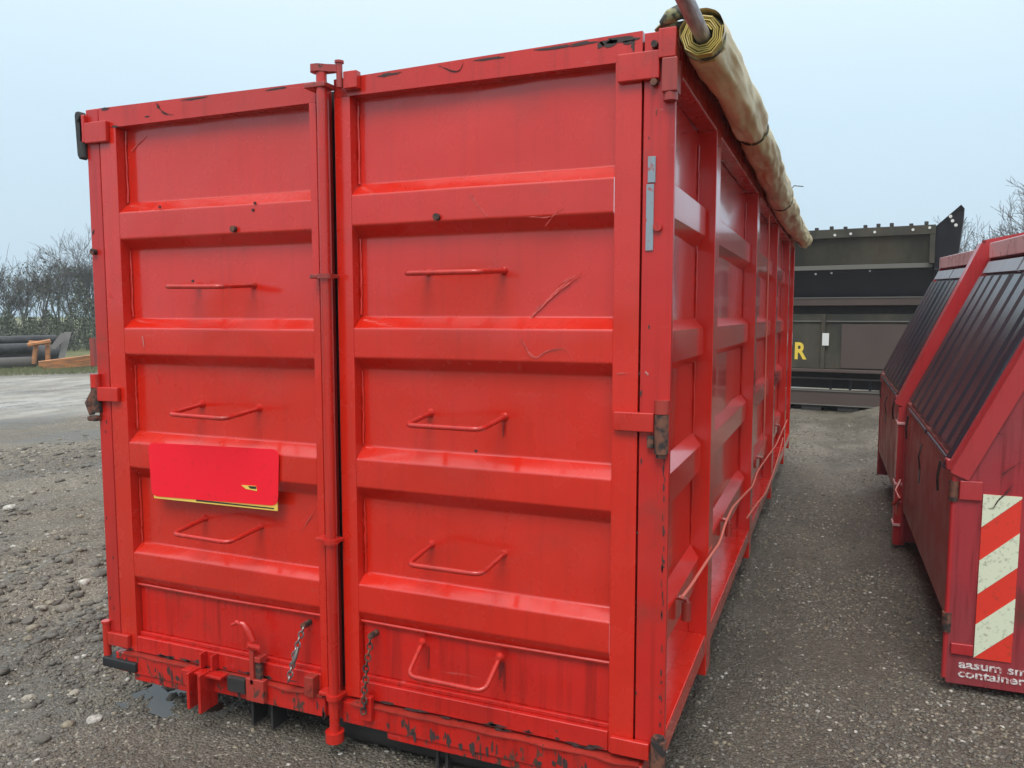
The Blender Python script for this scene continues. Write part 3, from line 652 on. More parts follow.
def stones(name, xs, ys, ss, sink, label=None):
    n = len(xs); V = np.repeat(IV[None], n, 0)
    V = V * (1 + rng.uniform(-.34, .30, (n, len(IV), 1))); V *= np.stack([ss * rng.uniform(.8, 1.4, n), ss * rng.uniform(.7, 1.2, n), ss * rng.uniform(.4, .8, n)], 1)[:, None]
    a = rng.uniform(0, 6.28, n); c, s = np.cos(a)[:, None], np.sin(a)[:, None]
    x = V[..., 0] * c - V[..., 1] * s; y = V[..., 0] * s + V[..., 1] * c; z = V[..., 2]
    zz = height(xs, ys) + ss * sink
    V = np.stack([x + xs[:, None], y + ys[:, None], z + zz[:, None]], -1).reshape(-1, 3)
    Fc = (IF[None] + (np.arange(n) * len(IV))[:, None, None]).reshape(-1, 3)
    me = bpy.data.meshes.new(name); me.vertices.add(len(V)); me.vertices.foreach_set('co', V.ravel().astype(np.float32))
    me.loops.add(Fc.size); me.loops.foreach_set('vertex_index', Fc.ravel().astype(np.int32)); me.polygons.add(len(Fc))
    me.polygons.foreach_set('loop_start', np.arange(0, Fc.size, 3, dtype=np.int32)); me.polygons.foreach_set('loop_total', np.full(len(Fc), 3, np.int32)); me.update(calc_edges=True)
    t = me.attributes.new('tint', 'FLOAT', 'POINT'); t.data.foreach_set('value', np.repeat(rng.beta(2.0, 2.4, n), len(IV)).astype(np.float32))
    me.materials.append(ST.m); o = bpy.data.objects.new(name, me); col.objects.link(o); return o
# loose gravel: density follows clumps, coarser on the left
def scatter(n, x0, x1, y0, y1, fn, smin, smax, pw):
    xs = rng.uniform(x0, x1, n); ys = rng.uniform(y0, y1, n); keep = rng.uniform(0, 1, n) < fn(xs, ys); xs, ys = xs[keep], ys[keep]
    return xs, ys, smin + (smax - smin) * rng.uniform(0, 1, len(xs)) ** pw
A = [scatter(44000, -9.5, -2.35, -1.2, 8.5, lambda x, y: np.clip(fbm(x, y, 1.0, 5, 21) * 4.0 - 1.6, .06, 1) * np.clip(1.4 - np.hypot(x + 3, y) / 9, .15, 1), .004, .038, 4.0),
     scatter(38000, -3.4, .9, -1.2, .9, lambda x, y: np.clip(fbm(x, y, 2.5, 3, 22) * 2 - .5, .12, 1), .003, .013, 2.8),
     scatter(75000, -.15, 1.6, -.6, 5.5, lambda x, y: np.clip(fbm(x, y, 2.5, 4, 23) * 3 - .9, .15, 1), .003, .013, 2.8),
     scatter(9000, -.4, 1.5, 5.5, 11.5, lambda x, y: np.clip(fbm(x, y, 1.5, 3, 24) * 2 - .5, .1, 1), .005, .016, 2.5),
     scatter(9000, -3.6, -2.3, -.8, 1.5, lambda x, y: np.clip(fbm(x, y, 2, 4, 25) * 3 - 1, .08, 1), .005, .018, 3)]
o = stones('gravel', *[np.concatenate(k) for k in zip(*A)], .02); tag(o, 'loose wet gravel scattered over the yard', 'gravel', kind='stuff')
# larger stones that can be told apart
V2, F2 = icos2()
big_px = [(100, 577, 15, 2, 'dark wet stone close to the left edge of the red container'), (28, 618, 12, 0, 'mid grey stone alone near the left edge of the photo'),
    (64, 604, 13, 3, 'grey brown stone in the middle of the muddy yard'), (28, 700, 11, 1, 'pale stone low in the left corner of the yard'), (95, 722, 13, 4, 'whitish stone just left of the puddle, lowest of the pale ones'),
    (43, 743, 12, 2, 'dark rounded stone at the very bottom left'), (74, 694, 10, 1, 'light tan stone between puddle and left photo edge'), (173, 640, 9, 0, 'grey stone under the left container corner'),
    (9, 512, 11, 4, 'whitish stone on the far mud at the left photo edge'), (172, 692, 12, 2, 'dark stone sitting in the puddle'), (80, 640, 9, 3, 'small brown stone beside the black rubber buffer'), (60, 480, 9, 0, 'grey stone farthest back in the mud')]
shared = []
for k in range(5):
    me = bpy.data.meshes.new('stone'); vv = []
    for p in V2:
        v = Vector(p); q = 1 + .28 * mnoise.noise(v * 1.1 + Vector((k * 5, 0, 0))) + .12 * mnoise.noise(v * 2.7 + Vector((0, k * 3, 0))); vv.append((v.x * q * 1.25, v.y * q, v.z * q * .62))
    me.from_pydata(vv, [], [tuple(map(int, f)) for f in F2]); t = me.attributes.new('tint', 'FLOAT', 'POINT'); t.data.foreach_set('value', [(.42, .8, .25, .62, .92)[k]] * len(vv))
    me.materials.append(ST.m); shared.append(me)
for k, (px, py, wpx, kind_, lb_) in enumerate(big_px):
    p = at(px, py, 2, 0); d = (p - CAM).length; s = wpx * d / FPX * .42
    o = bpy.data.objects.new('stone', shared[kind_]); col.objects.link(o); o.location = (p.x, p.y, gz(p.x, p.y) + s * .18); o.scale = (s, s, s); o.rotation_euler = (random.uniform(-.2, .2), random.uniform(-.2, .2), random.uniform(0, 6))
    tag(o, lb_, 'stone', 'larger loose stones in the mud')

# ------------------------------------------------------------------ red skips with sloping lids, on the right
SK = paint('faded_crimson_paint', (.34, .022, .030), (.25, .040, .046), chip=.715, dirt=1.5, offs=17, rough=.42, coat=.1, low=.10, zlow=(.35, .02))
SKW = paint('brownish_red_paint', (.30, .070, .062), (.25, .085, .07), chip=.80, dirt=1.2, offs=27, rough=.45, coat=.05)
SKF = paint('skip_frame_red', (.42, .018, .022), (.36, .03, .034), chip=.80, dirt=.7, offs=37, rough=.4)
SKB = paint('sky_paled_red', (.74, .42, .42), (.66, .36, .36), chip=.84, dirt=.25, offs=47, rough=.3)  # red paled to carry the sky's reflection on the hinge beam
LID = Mat('dark_plastic_lid', (.032, .034, .042), .30, spec=.55); LID.color(LID.mix(LID.ramp(LID.noise(1.2, 2), .35, .7), (.020, .023, .032), (.050, .036, .042))); LID.set('Roughness', .27)
LIDG = Mat('grey_lid_flap', (.22, .24, .27), .4); LIDG.color(LIDG.mix(LIDG.noise(9, 4), (.17, .18, .20), (.29, .31, .34)))
STW = Mat('greenish_white_reflective', (.62, .72, .58), .45); STW.color(STW.mix(STW.ramp(STW.noise(45, 5, .7), .52, .66, 0, .7), (.66, .70, .52), (.30, .31, .22)))
STR = Mat('bright_red_reflective', (.66, .035, .015), .45); STR.color(STR.mix(STR.ramp(STR.noise(30, 5, .7), .55, .68, 0, .6), (.68, .035, .018), (.30, .05, .03)))
TXT = Mat('worn_white_lettering', (.66, .62, .60), .6); TXT.color(TXT.mix(TXT.ramp(TXT.noise(70, 4, .7), .47, .56, 0, .85), (.68, .64, .62), (.35, .05, .05)))
W2 = 2.4
def skip(loc, yaw, pitch, L, label, near):
    t = empty('skip'); t.location = loc; t.rotation_euler = (pitch, 0, yaw); tag(t, label, 'skip', 'red skips parked in a row')
    sx, sz0, sx1, sz1, rz = 0, 1.0, .48, 2.05, 2.17
    poly = [(0, .03), (0, 1.0), (sx1, sz1), (W2 / 2, rz), (W2 - sx1, sz1), (W2, 1.0), (W2, .03)]
    MB().prism(poly, 1, 0, .04).build('end_wall', SK, t)
    MB().prism([(p[0] * .995 + .006, p[1]) for p in poly], 1, L - .04, L).build('end_wall', SK, t)
    # side walls, bottoms raised on runners
    MB().box(.012, .04, .041, L - .041, .265, 1.03, .003).build('side_wall', SKW, t)
    MB().box(W2 - .04, W2 - .012, .041, L - .041, .265, 1.03, .003).build('side_wall', SKW, t)
    MB().box(.05, W2 - .05, .05, L - .05, .262, .30).build('floor_plate', SKW, t)
    for x in (.55, 1.65): MB().box(x, x + .18, .1, L - .1, .02, .26, .004).build('skid_beam', BLACK.m, t)
    sl = Vector((sx1, 0, sz1 - 1.0)).normalized(); nn = Vector((-sl.z, 0, sl.x))
    # roof above the lids
    MB().prism([(sx1, sz1 - .03), (W2 / 2, rz - .03), (W2 - sx1, sz1 - .03), (W2 - sx1, sz1 - .005), (W2 / 2, rz - .005), (sx1, sz1 - .005)], 1, .042, L - .042).build('roof', SK, t)
    # corner hinge column at the near end
    MB().cyl((-.006, .012, .05), (-.006, .012, .99), .013, 10).build('hinge_rod', SKF, t)
    for z in (.27, .88): MB().cyl((-.008, .010, z), (-.008, .010, z + .09), .021, 10).build('hinge_barrel', RUST.m, t)
    for z, h in ((.20, .05), (.935, .085)):
        MB().box(.012, .10, -.016, -.001, z - h / 2, z + h / 2, .003).build('hinge_strap', SKF, t)
    # sloping edge trims
    for y0, y1, nm in ((-.018, -.001, 'slope_trim'), (.05, .09, 'slope_trim')):
        a = Vector((0, 0, 1.0)); b = Vector((sx1, 0, sz1)); q = nn * (.03 if y0 < 0 else .035)
        MB().frustum([a + Vector((0, y0, 0)) + q * -1.6, a + Vector((0, y0, 0)) + q, a + Vector((0, y1, 0)) + q, a + Vector((0, y1, 0)) + q * -1.6],
                     [b + Vector((0, y0, 0)) + q * -1.6, b + Vector((0, y0, 0)) + q, b + Vector((0, y1, 0)) + q, b + Vector((0, y1, 0)) + q * -1.6]).build(nm, SKF, t)
    # two ribbed lids
    def on(u, y, h): return Vector((0, y, 1.02)) + sl * u + nn * h
    u1 = 1.04
    ya, yb = .14, L - .16; mid = (ya + yb) / 2
    for a, b in ((ya, mid - .026), (mid + .026, yb)):
        s_ = MB().frustum([on(0, a, -.035), on(0, b, -.035), on(0, b, -.018), on(0, a, -.018)], [on(u1, a, -.035), on(u1, b, -.035), on(u1, b, -.018), on(u1, a, -.018)])
        lid = s_.build('lid', LID.m, t)
        nr = 4; wd = (b - a) / nr
        for i in range(nr):
            c0 = a + wd * (i + .07 + random.uniform(-.02, .02)); c1 = a + wd * (i + .93 + random.uniform(-.02, .02))
            MB().frustum([on(.03, c0, -.0175), on(.03, c1, -.0175), on(.97, c1, -.0175), on(.97, c0, -.0175)], [on(.05, c0 + .022, .018), on(.05, c1 - .022, .016), on(.95, c1 - .022, .018), on(.95, c0 + .022, .019)]).build('lid_rib', LID.m, lid)
        MB().frustum([on(.98, a, -.017), on(.98, b, -.017), on(1.06, b, -.017), on(1.06, a, -.017)], [on(.98, a, .006), on(.98, b, .006), on(1.06, b, .006), on(1.06, a, .006)]).build('lid_flap', LIDG.m, lid)
        MB().tube([on(-.012, a + .01, -.02), on(-.012, b - .01, -.02)], .014, 8).build('lid_lip', LID.m, lid)
    # rolled edge beside the near lid
    MB().tube([on(-.03, ya - .0, .0), on(.5, ya - .0, .015), on(1.04, ya - .0, .0)], .036, 12).build('lid_edge_roll', LID.m, t)
    MB().box(-.03, .02, .09, .15, 1.0, 1.05, .006).build('edge_clip', SKF, t)
    # hinge beam above the lids
    p = on(1.09, 0, .0); MB().box(p.x, p.x + .09, .05, L - .05, p.z + .0, p.z + .10, .005).build('hinge_beam', SKB, t)
    for y in (.4, L - .35):
        MB().tube([(-.012, y, .98), (-.02, y + .02, .9), (-.012, y + .04, .82), (-.02, y + .02, .88), (-.012, y, .97)], .006, 5).build('lashing_cord', BLACK.m, t)
    MB().tube([(-.012, L * .5, .93), (-.03, L * .5 - .02, .86), (-.014, L * .5 + .03, .78), (-.02, L * .5, .70)], .005, 5).build('lashing_cord', BLACK.m, t)
    return t
OR = (.992, 1.5, .016); SY, SP = R(1.507), R(1.882)
s1 = skip(OR, SY, SP, 2.2, 'crimson skip with striped warning panel and white lettering, nearest of the two', True)
# arch frame at the far end of the near skip
def bar4(a, b, w_, y0, y1, m):
    a = Vector((a[0], 0, a[1])); b = Vector((b[0], 0, b[1])); d = (b - a).normalized(); n_ = Vector((-d.z, 0, d.x)) * w_ / 2
    Y0 = Vector((0, y0, 0)); Y1 = Vector((0, y1, 0))
    return m.frustum([a + n_ + Y0, a - n_ + Y0, a - n_ + Y1, a + n_ + Y1], [b + n_ + Y0, b - n_ + Y0, b - n_ + Y1, b + n_ + Y1])
m = MB(); y0, y1 = 2.235, 2.36
bar4((.005, -.02), (.005, .985), .075, y0, y1, m); bar4((-.014, .99), (.460, 2.10), .085, y0 + .001, y1 - .001, m); bar4((.450, 2.098), (1.2, 2.24), .080, y0, y1, m)
bar4((1.2, 2.22), (1.95, 2.085), .085, y0 + .001, y1 - .001, m); bar4((1.93, 2.09), (2.4, .98), .085, y0, y1, m); bar4((2.4, .985), (2.4, -.02), .075, y0 + .001, y1 - .001, m)
m.build('arch_frame', SKF, s1)
for z in (.86, .42, .12): MB().box(-.04, .05, y0 - .012, y1 + .01, z, z + .018, .002).build('frame_band', SKB, s1)
MB().tube([(-.03, 1.95, .52), (-.06, 1.9, .46), (-.035, 1.86, .42), (-.07, 1.9, .36)], .012, 7).box(-.05, -.02, 1.9, 1.98, .28, .38, .004).build('side_hook', RUSTRED, s1)
# striped panel: bands cut at 38 degrees
x0, x1, z0, z1 = .105, .252, .165, .922
MB().box(x0, x1, -.006, -.002, z0, z1).build('warning_panel', STR.m, s1)
def clip_band(b0, b1, sl_):
    """polygon of the strip b0 < z - sl*(x-x0) < b1 within the panel"""
    P = [(x0, b0), (x1, b0 + sl_ * (x1 - x0)), (x1, b1 + sl_ * (x1 - x0)), (x0, b1)]
    for lim, keep in ((z1, lambda z: z <= z1), (z0, lambda z: z >= z0)):
        o = []
        for a, b in zip(P, P[1:] + P[:1]):
            if keep(a[1]): o.append(a)
            if keep(a[1]) != keep(b[1]):
                t = (lim - a[1]) / (b[1] - a[1]); o.append((a[0] + (b[0] - a[0]) * t, lim))
        P = o
    return P
for b0 in (.773, .465, .168): MB().prism(clip_band(b0, b0 + (.155 if b0 < .7 else .3), .95), 1, -.009, -.0065).build('white_stripe', STW.m, s1)
def lettering(body, size, x, z, parent, mat, y=-.003, bold=.012, sx=1.25):
    cu = bpy.data.curves.new('lettering', 'FONT'); cu.body = body; cu.size = size; cu.extrude = .001; cu.offset = bold * size; cu.resolution_u = 3
    to = bpy.data.objects.new('lettering', cu); col.objects.link(to); dg = bpy.context.evaluated_depsgraph_get(); me = bpy.data.meshes.new_from_object(to.evaluated_get(dg))
    bpy.data.objects.remove(to); me.materials.clear(); me.materials.append(mat); o = bpy.data.objects.new('lettering', me); col.objects.link(o)
    o.parent = parent; o.location = (x, y, z); o.rotation_euler = (R(90), 0, 0); o.scale = (sx, 1, 1); return o
lettering('aasum smedie', .055, .048, .110, s1, TXT.m, bold=.02)
lettering('container', .055, .046, .066, s1, TXT.m, bold=.02)
def skscr(pts, w_, mat=CRACK):
    A = Matrix.Translation(OR) @ Matrix.Rotation(SY, 4, 'Z') @ Matrix.Rotation(SP, 4, 'X'); I = A.inverted(); o = []
    for a, b in pts:
        p = at(a, b, 1, 0); c = I @ CAM; d = (I @ p) - c; q = c + d * ((-.012 - c.y) / d.y); o.append((q.x, q.z))
    scratch(o, -.012, s1, w_, mat, 'dark_scrape')
skscr([(988, 508), (993, 509), (998, 500), (1005, 494), (1016, 482)], .007); skscr([(1001, 475), (1012, 468), (1020, 462), (1026, 464)], .006); skscr([(992, 430), (1000, 434), (1008, 436)], .004)
# the far skip stands right behind
A = Matrix.Rotation(SY, 4, 'Z') @ Matrix.Rotation(SP, 4, 'X'); p = Vector(OR) + A @ Vector((0, 2.42, -.02))
s2 = skip(p, SY, SP, 2.03, 'faded brownish red skip standing behind the arch framed skip', False)

# ------------------------------------------------------------------ dark hopper building in the background
HB = Mat('grimy_olive_steel', (.06, .062, .045), .7)
HB.color(HB.mix(HB.ramp(HB.noise(4.5, 6, .7, stretch=(1, 1, .3), off=3), .5, .7, 0, .6), HB.mix(HB.ramp(HB.noise(1.2, 5, .6, stretch=(1, 1, .5)), .35, .65), (.020, .021, .015), (.062, .054, .034)), (.055, .032, .018))).bump(HB.noise(7, 3), .4, .02)
HBR = Mat('brown_steel', (.085, .055, .045), .6); HBR.color(HBR.mix(HBR.noise(1.5, 4), (.055, .034, .028), (.080, .058, .048)))
HN = Mat('navy_black_steel', (.018, .020, .028), .55); HN.color(HN.mix(HN.noise(2, 4), (.008, .010, .016), (.024, .024, .029)))
HL = Mat('light_worn_edge', (.12, .115, .10), .6).m; DOT = Mat('white_bolt_cap', (.62, .63, .60), .5).m; RY = Mat('yellow_painted_letter', (.72, .52, .06), .6).m
hp = empty('hopper', (1.236, 12.6, 0), R(-7)); tag(hp, 'long grimy olive steel hopper with flared chute end, behind the containers', 'hopper')
def hb(x0, x1, y0, y1, z0, z1, name, mat, b=.01): return MB().box(x0, x1, y0, y1, z0, z1, b).build(name, mat, hp)
XL = -6.5; k = 1.03
hb(XL, .74, .35, 2.6, .03, .10, 'base_frame', BLACK.m); 
for i in range(12): hb(XL + .2 + i * .62, XL + .55 + i * .62, .02, .3, .0, .10, 'foot_block', BLACK.m)
hb(XL, .74, 0, .25, .105, .37, 'bottom_beam', HBR.m); hb(XL, .74, -.02, -.001, .355, .375, 'beam_lip', HL, .003); hb(XL, .74, -.02, -.001, .10, .118, 'beam_lip', HL, .003)
hb(XL, .74, .5, 2.5, .371, .69, 'dark_recess', BLACK.m); hb(XL, .74, .2, .24, .56, .585, 'slot_rail', HL, .003)
for i in range(5): hb(-.9 + i * .33, -.86 + i * .33, .25, .3, .372, .56, 'upright', HN.m, .003)
hb(XL, .74, .06, 2.6, .76, 1.745, 'lower_body', HB.m); hb(XL, .74, -.05, .2, .70, .758, 'ledge', HBR.m)
hb(-.70, .9, .03, .058, .78, 1.56, 'brown_panel', HBR.m, .004)
for x in (-1.0, -2.6, -4.2): hb(x - .035, x + .035, .0, .058, .76, 1.74, 'upright', HB.m, .005)
hb(XL, .74, .025, .058, 1.60, 1.62, 'ledge', HL, .003)
hb(XL, .78, .25, 2.5, 1.746, 1.885, 'dark_recess', BLACK.m); hb(XL, .80, -.06, 2.5, 1.887, 2.03, 'middle_beam', HBR.m); hb(XL, .80, -.075, -.061, 2.015, 2.035, 'beam_lip', HL, .003)
# sloped dark band and upper body
MB().prism([(0, 2.031), (.9, 2.031), (.9, 2.56), (-.25, 2.50), (-.25, 2.46)], 0, XL, .84).build('sloped_band', HN.m, hp, smooth=0)
MB().prism([(-.32, 2.505), (-.30, 2.58), (-.42, 3.06), (-.40, 3.10), (1.6, 3.10), (1.6, 2.57), (-.2, 2.57)], 0, XL, .70).build('upper_body', HB.m, hp, smooth=0)
hb(XL, .70, -.345, -.322, 2.50, 2.575, 'beam_lip', HL, .004)
hb(XL, .72, -.47, -.43, 3.03, 3.18, 'top_flange', HB.m, .006)
hb(.64, .72, -.46, -.33, 2.56, 3.17, 'upright', HB.m, .006)
for i in range(14): hb(.55 - i * .24 + [0, .02, -.03, .01, .05, -.02, 0][i % 7], .61 - i * .24 + [0, .02, -.03, .01, .05, -.02, 0][i % 7], -.47, -.40, 3.181, 3.225 + random.uniform(-.01, .02), 'bolt_head', BLACK.m, .008)
for x, z in ((.39, 3.11), (-.18, 3.10), (-.55, 3.09), (-.80, 3.08), (.63, 3.13)):
    MB().tube([(x, -.472, z), (x, -.49, z)], .022, 8).build('bolt_cap', DOT, hp)
for x, z in ((-.86, 2.45), (-1.12, 2.44), (-.25, 2.47)): MB().tube([(x, -.25, z), (x, -.275, z)], .018, 8).build('bolt_cap', DOT, hp)
# flared chute at the right end
m = MB(); fl = [(.721, -.42, 2.55), (.721, -.42, 3.16), (1.06, -.56, 3.46), (1.11, -.50, 3.40), (1.06, -.30, 2.78), (.96, -.15, 2.2), (.80, -.05, 1.95), (.721, -.1, 2.0)]
bk = [(x, y + 1.5, z) for x, y, z in fl]; n = len(fl)
m.add(fl + bk, [tuple(range(n)), tuple(range(n, 2 * n))[::-1]] + [(i, (i + 1) % n, n + (i + 1) % n, n + i) for i in range(n)]); m.build('flared_chute', HN.m, hp, smooth=0)
for x, z in ((.92, 3.28), (1.00, 3.14), (.95, 3.21)): MB().tube([(x, -.50, z), (x, -.62, z)], .024, 8).build('bolt_cap', DOT, hp)
MB().box(-1.01, -.90, -.012, -.001, 1.18, 1.40).build('white_plate', DOT, hp)
o = lettering('R', .42, -1.50, .93, hp, RY, y=.056, bold=.03, sx=.8)

# ------------------------------------------------------------------ trees, hedge, verge clutter
BARK = Mat('grey_brown_bark', (.075, .068, .062), .85); BARK.color(BARK.mix(BARK.noise(6, 4), (.05, .045, .04), (.115, .105, .095)))
IVY = Mat('dark_ivy_leaf', (.035, .05, .022), .55); IVY.color(IVY.mix(IVY.noise(5, 3), (.022, .032, .016), (.06, .075, .035)))
def tree(x, y, h, seed, label, ivy=0, spread=1., twig=.010):
    rnd = random.Random(seed); t = empty('bare_tree', (x, y, gz(x, y) - .05)); tag(t, label, 'tree', 'leafless trees at the edge of the yard')
    trunk = MB(); cr_ = MB(); tips = []
    def grow(p, d, L, r, lv):
        segs = 3 if lv < 3 else 2; pts = [p]; rr = [r]
        for i in range(segs):
            d = (d + Vector((rnd.uniform(-.22, .22), rnd.uniform(-.22, .22), rnd.uniform(-.04, .14))) * (1 if lv else .45)).normalized()
            p = p + d * L / segs; pts.append(p); rr.append(max(r * (1 - .5 * (i + 1) / segs), twig * .45))
        (trunk if lv == 0 else cr_).tube(pts, r, 6 if lv < 2 else 3, rr)
        if lv >= 2: tips.append((pts[-1], lv))
        if lv == 5: return
        for k in range(rnd.randint(3, 5) if lv < 4 else 3):
            a = rnd.uniform(0, 6.28); q = d.orthogonal().normalized(); s = (q * math.cos(a) + d.cross(q) * math.sin(a))
            f = rnd.uniform(.4, 1); i0 = min(int(f * segs), segs - 1); base = pts[i0].lerp(pts[i0 + 1], f * segs - i0)
            grow(base, (d * rnd.uniform(.8, 1.2) + s * rnd.uniform(.45, .95) * spread + Vector((0, 0, .15))).normalized(), L * rnd.uniform(.50, .78), max(rr[-1] * .85, twig * .5), lv + 1)
    nst = rnd.randint(1, 3)
    for _ in range(nst):
        grow(Vector((rnd.uniform(-.2, .2), rnd.uniform(-.2, .2), 0)), Vector((rnd.uniform(-.25, .25), rnd.uniform(-.2, .2), 1)).normalized(), h * rnd.uniform(.30, .42), h * .014, 0)
    trunk.build('trunk', BARK.m, t, smooth=60); cr_.build('crown', BARK.m, t, smooth=0)
    if ivy:
        m = MB()
        for _ in range(ivy):
            p, lv = rnd.choice(tips); c = p + Vector([rnd.gauss(0, .22) for _ in range(3)]); 
            a = Vector([rnd.uniform(-1, 1) for _ in range(3)]).normalized() * rnd.uniform(.04, .09); b = a.orthogonal().normalized() * rnd.uniform(.03, .07)
            m.add([c + a, c + b, c - a, c - b], [(0, 1, 2, 3)])
        m.build('leaf_clumps', IVY.m, t, smooth=0)
    return t
def gpt(px, dist):
    d = at(px, 330, 1, 10) - CAM; d.z = 0; d.normalize(); return CAM.x + d.x * dist, CAM.y + d.y * dist
TL = [(4, 40, 4.6, 'thin bare tree at the left edge of the photo'), (22, 46, 5.0, 'slender bare tree behind the black pipe pile'), (42, 38, 5.2, 'bare tree with dark leaf clumps above the timber rack'),
      (58, 44, 5.6, 'tallest forked bare tree behind the timber rack'), (70, 39, 5.0, 'bare tree with ivy between rack and red container'), (84, 43, 6.4, 'tall bare tree touching the red container edge'), (96, 40, 6.0, 'bare tree mostly hidden by the red container corner')]
for i, (px, d, h, lb) in enumerate(TL):
    x, y = gpt(px, d * 1.2); tree(x, y, h * 1.12, 40 + i * 3, lb, ivy=(0, 30, 120, 40, 50, 20, 0)[i], twig=.013)
for i, (px, d, h, lb) in enumerate([(935, 44, 7.6, 'faint bare tree rising behind the hopper roof'), (992, 36, 7.6, 'bare tree between hopper chute and the red skips'), (1035, 40, 8.2, 'bare tree above the near red skip at the right edge')]):
    x, y = gpt(px, d); tree(x, y, h, 80 + i * 5, lb, twig=.016)
# hedge / undergrowth as one mass
m = MB(); rnd = random.Random(5)
for k in range(18000):
    px = rnd.uniform(-60, 125); d = rnd.uniform(42, 56); x, y = gpt(px, d)
    top = 1.25 + .9 * (mnoise.noise(Vector((px * .07, 0, 0))) + .3) + 2.0 * max(0, 1 - abs(px - 84) / 22) + .3 * mnoise.noise(Vector((px * .4, d, 0))); z = rnd.uniform(0, 1) ** 1.3 * top
    a = Vector([rnd.uniform(-1, 1) for _ in range(3)]).normalized() * rnd.uniform(.03, .09); b = a.orthogonal().normalized() * rnd.uniform(.015, .045); c = Vector((x, y, z))
    m.add([c + a, c + b, c - a, c - b], [(0, 1, 2, 3)])
for k in range(130):
    px = rnd.uniform(-60, 125); x, y = gpt(px, rnd.uniform(42, 58)); hh = rnd.uniform(1.5, 5.2); q = Vector((x, y, 0)); d_ = Vector((rnd.uniform(-.2, .2), rnd.uniform(-.2, .2), 1))
    p3 = [q]
    for i in range(4):
        d_ += Vector((rnd.uniform(-.25, .25), rnd.uniform(-.25, .25), 0)); p3.append(p3[-1] + d_.normalized() * hh / 4)
    m.tube(p3, .02, 3, [.028, .022, .016, .011, .006])
    for _ in range(5):
        b0 = rnd.choice(p3[1:]); e_ = Vector((rnd.uniform(-1, 1), rnd.uniform(-1, 1), rnd.uniform(.4, 1.4))).normalized() * rnd.uniform(.4, 1.1)
        m.tube([b0, b0 + e_ * .5 + Vector((0, 0, .05)), b0 + e_], .01, 3, [.012, .009, .005])
o = m.build('undergrowth', IVY.m, smooth=0); tag(o, 'dark tangled undergrowth below the bare trees', 'bushes', kind='stuff')
# black pipes stacked along the verge
PIPE = Mat('weathered_black_pipe', (.03, .03, .034), .5); PIPE.color(PIPE.mix(PIPE.ramp(PIPE.noise(2.5, 5, .7), .4, .65), (.012, .012, .014), (.04, .038, .04)))
PIPEG = Mat('grey_concrete_pipe', (.085, .078, .07), .8).m
def gpipe(px0, px1, py, dist, r, z, mat, label):
    x0_, y0_ = gpt(px0, dist); x1_, y1_ = gpt(px1, dist * 1.02)
    m = MB(); a = Vector((x0_, y0_, z)); b = Vector((x1_, y1_, z)); m.tube([a, b], r, 20); m.tube([b, b + (b - a).normalized() * .02], r * .8, 20)
    o = m.build('pipe', mat); tag(o, label, 'pipe', 'pipes piled along the verge')
gpipe(-60, 33, 0, 29.6, .19, .18, PIPEG, 'lowest pale grey pipe lying on the verge in front of the black pile'); gpipe(-60, 31, 0, 30.3, .19, .60, PIPE.m, 'grey black pipe resting second from the bottom of the pile')
gpipe(-60, 57, 0, 31.6, .34, .34, PIPE.m, 'thickest black pipe at the back of the pile'); gpipe(-60, 24, 0, 31.0, .16, .86, PIPE.m, 'black pipe on top of the left end of the pile'); gpipe(10, 55, 0, 32.4, .17, .84, PIPE.m, 'black pipe on top of the pile behind the timber rack')
# timber rack: two leaning orange posts with a cross bar
WD = Mat('orange_timber', (.42, .20, .08), .7); WD.color(WD.mix(WD.ramp(WD.noise(3, 4, stretch=(1, 1, 5)), .35, .65), (.50, .20, .07), (.28, .13, .06)))
rk = empty('timber_rack', (*gpt(45, 30), 0)); tag(rk, 'rough orange timber rack of two posts and crossbar', 'rack')
def rel(px, py, dist, o=rk):
    x, y = gpt(px, dist); dd = at(px, py, 1, 10) - CAM; hz = math.hypot(dd.x, dd.y); z = CAM.z + dd.z / hz * dist
    return Vector((x, y, z)) - o.location
for a, b in (((32, 364), (36, 341)), ((46, 367), (47, 341))): MB().tube([rel(*a, 30), rel(*b, 30)], .075, 6).build('post', WD.m, rk)
MB().tube([rel(27, 345, 29.9), rel(50, 341, 29.8)], .07, 6).build('crossbar', WD.m, rk); MB().tube([rel(28, 342, 30.3), rel(49, 343, 30.3)], .05, 6).build('crossbar', WD.m, rk)
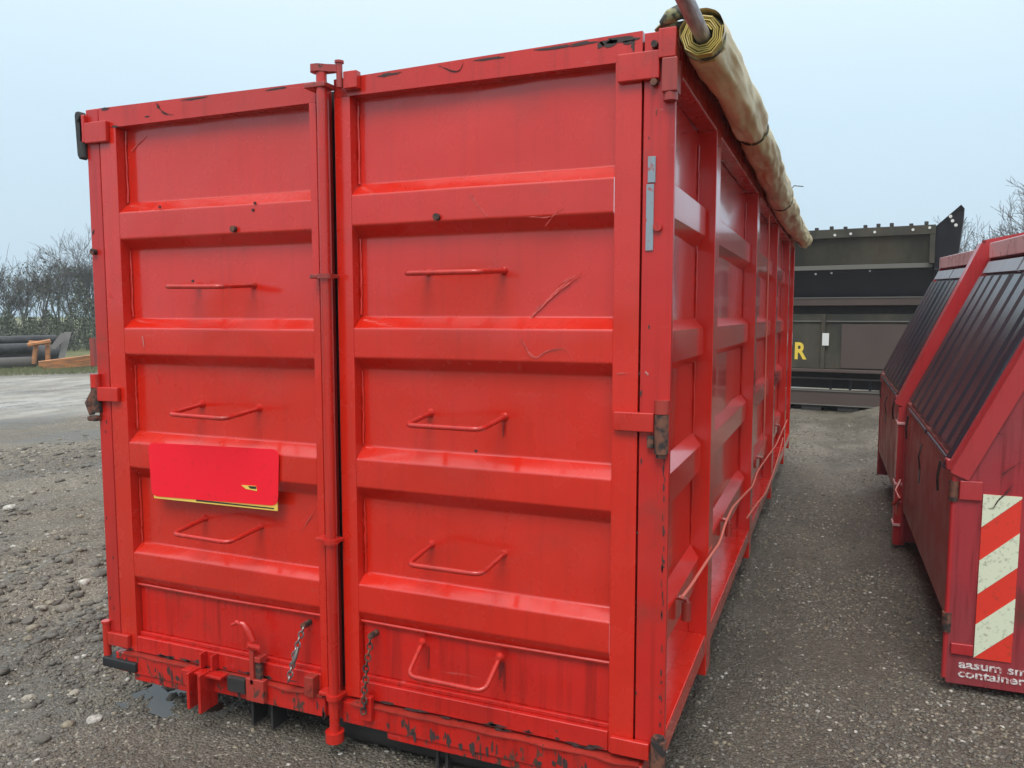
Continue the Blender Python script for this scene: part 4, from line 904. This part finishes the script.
# pallet-like grey board leaning
zb = Mat('grey_board', (.19, .18, .17), .7).m
bd = empty('leaning_board', (*gpt(60, 31), 0)); tag(bd, 'grey weathered board leaning beside the timber rack', 'board')
P = [rel(57, 358, 31, bd), rel(60, 358, 31, bd), rel(68, 332, 31.1, bd), rel(64, 332, 31.1, bd)]
MB().frustum([v + Vector((.06, .08, 0)) for v in P], P).build('board', zb, bd); P = [rel(50, 346, 30.9, bd), rel(51, 349, 30.9, bd), rel(63, 338, 30.9, bd), rel(61, 333, 30.9, bd)]
MB().frustum([v + Vector((.06, .08, 0)) for v in P], P).build('board', zb, bd)
for a, b, lb in (((37, 364), (92, 357), 'upper orange timber plank lying on the grass verge'), ((40, 367), (93, 363), 'lower orange timber plank lying on the grass verge')):
    o0 = empty('timber_plank', (*gpt(65, 29), 0)); A_, B_ = rel(*a, 29, o0), rel(*b, 29.2, o0); A_.z = max(A_.z, .05) if 0 else A_.z
    MB().tube([A_, B_], .11, 4).build('plank', WD.m, o0); tag(o0, lb, 'plank', 'orange planks on the verge')
fp = empty('fence_post', (*gpt(94, 28.6), 0)); tag(fp, 'dark red fence post beside the red container corner', 'post')
MB().tube([rel(93.5, 366, 28.6, fp), rel(93.5, 338, 28.6, fp)], .13, 4).build('post', RUSTRED, fp)
# grass blades on the verge
m = MB(); rnd = random.Random(9)
GR = Mat('short_verge_grass', (.10, .12, .045), .7); GR.color(GR.mix(GR.noise(2, 3), (.07, .10, .035), (.17, .16, .08)))
for k in range(9000):
    px = rnd.uniform(-30, 120); d = rnd.uniform(26.5, 36); x, y = gpt(px, d); hgt = rnd.uniform(.03, .13)
    m.add([(x, y, -.01), (x + .03, y, -.01), (x + rnd.uniform(-.03, .05), y + rnd.uniform(-.03, .03), hgt)], [(0, 1, 2)])
o = m.build('grass', GR.m, smooth=0); tag(o, 'short green grass on the verge', 'grass', kind='stuff')

# ------------------------------------------------------------------ damp winter air
hz = MB().box(-75, 30, -8, 75, -1.2, 14).build('haze', Mat('haze_surface').m, smooth=0); tag(hz, 'thin grey mist in the air over the yard', 'haze', kind='stuff')
hm = bpy.data.materials.new('thin_mist'); hm.use_nodes = True; hn = hm.node_tree; hn.nodes.clear()
ho = hn.nodes.new('ShaderNodeOutputMaterial'); hv = hn.nodes.new('ShaderNodeVolumePrincipled'); hv.inputs['Color'].default_value = (.92, .96, 1, 1); hv.inputs['Density'].default_value = .0014
hn.links.new(hv.outputs[0], ho.inputs['Volume']); hz.data.materials.clear(); hz.data.materials.append(hm)
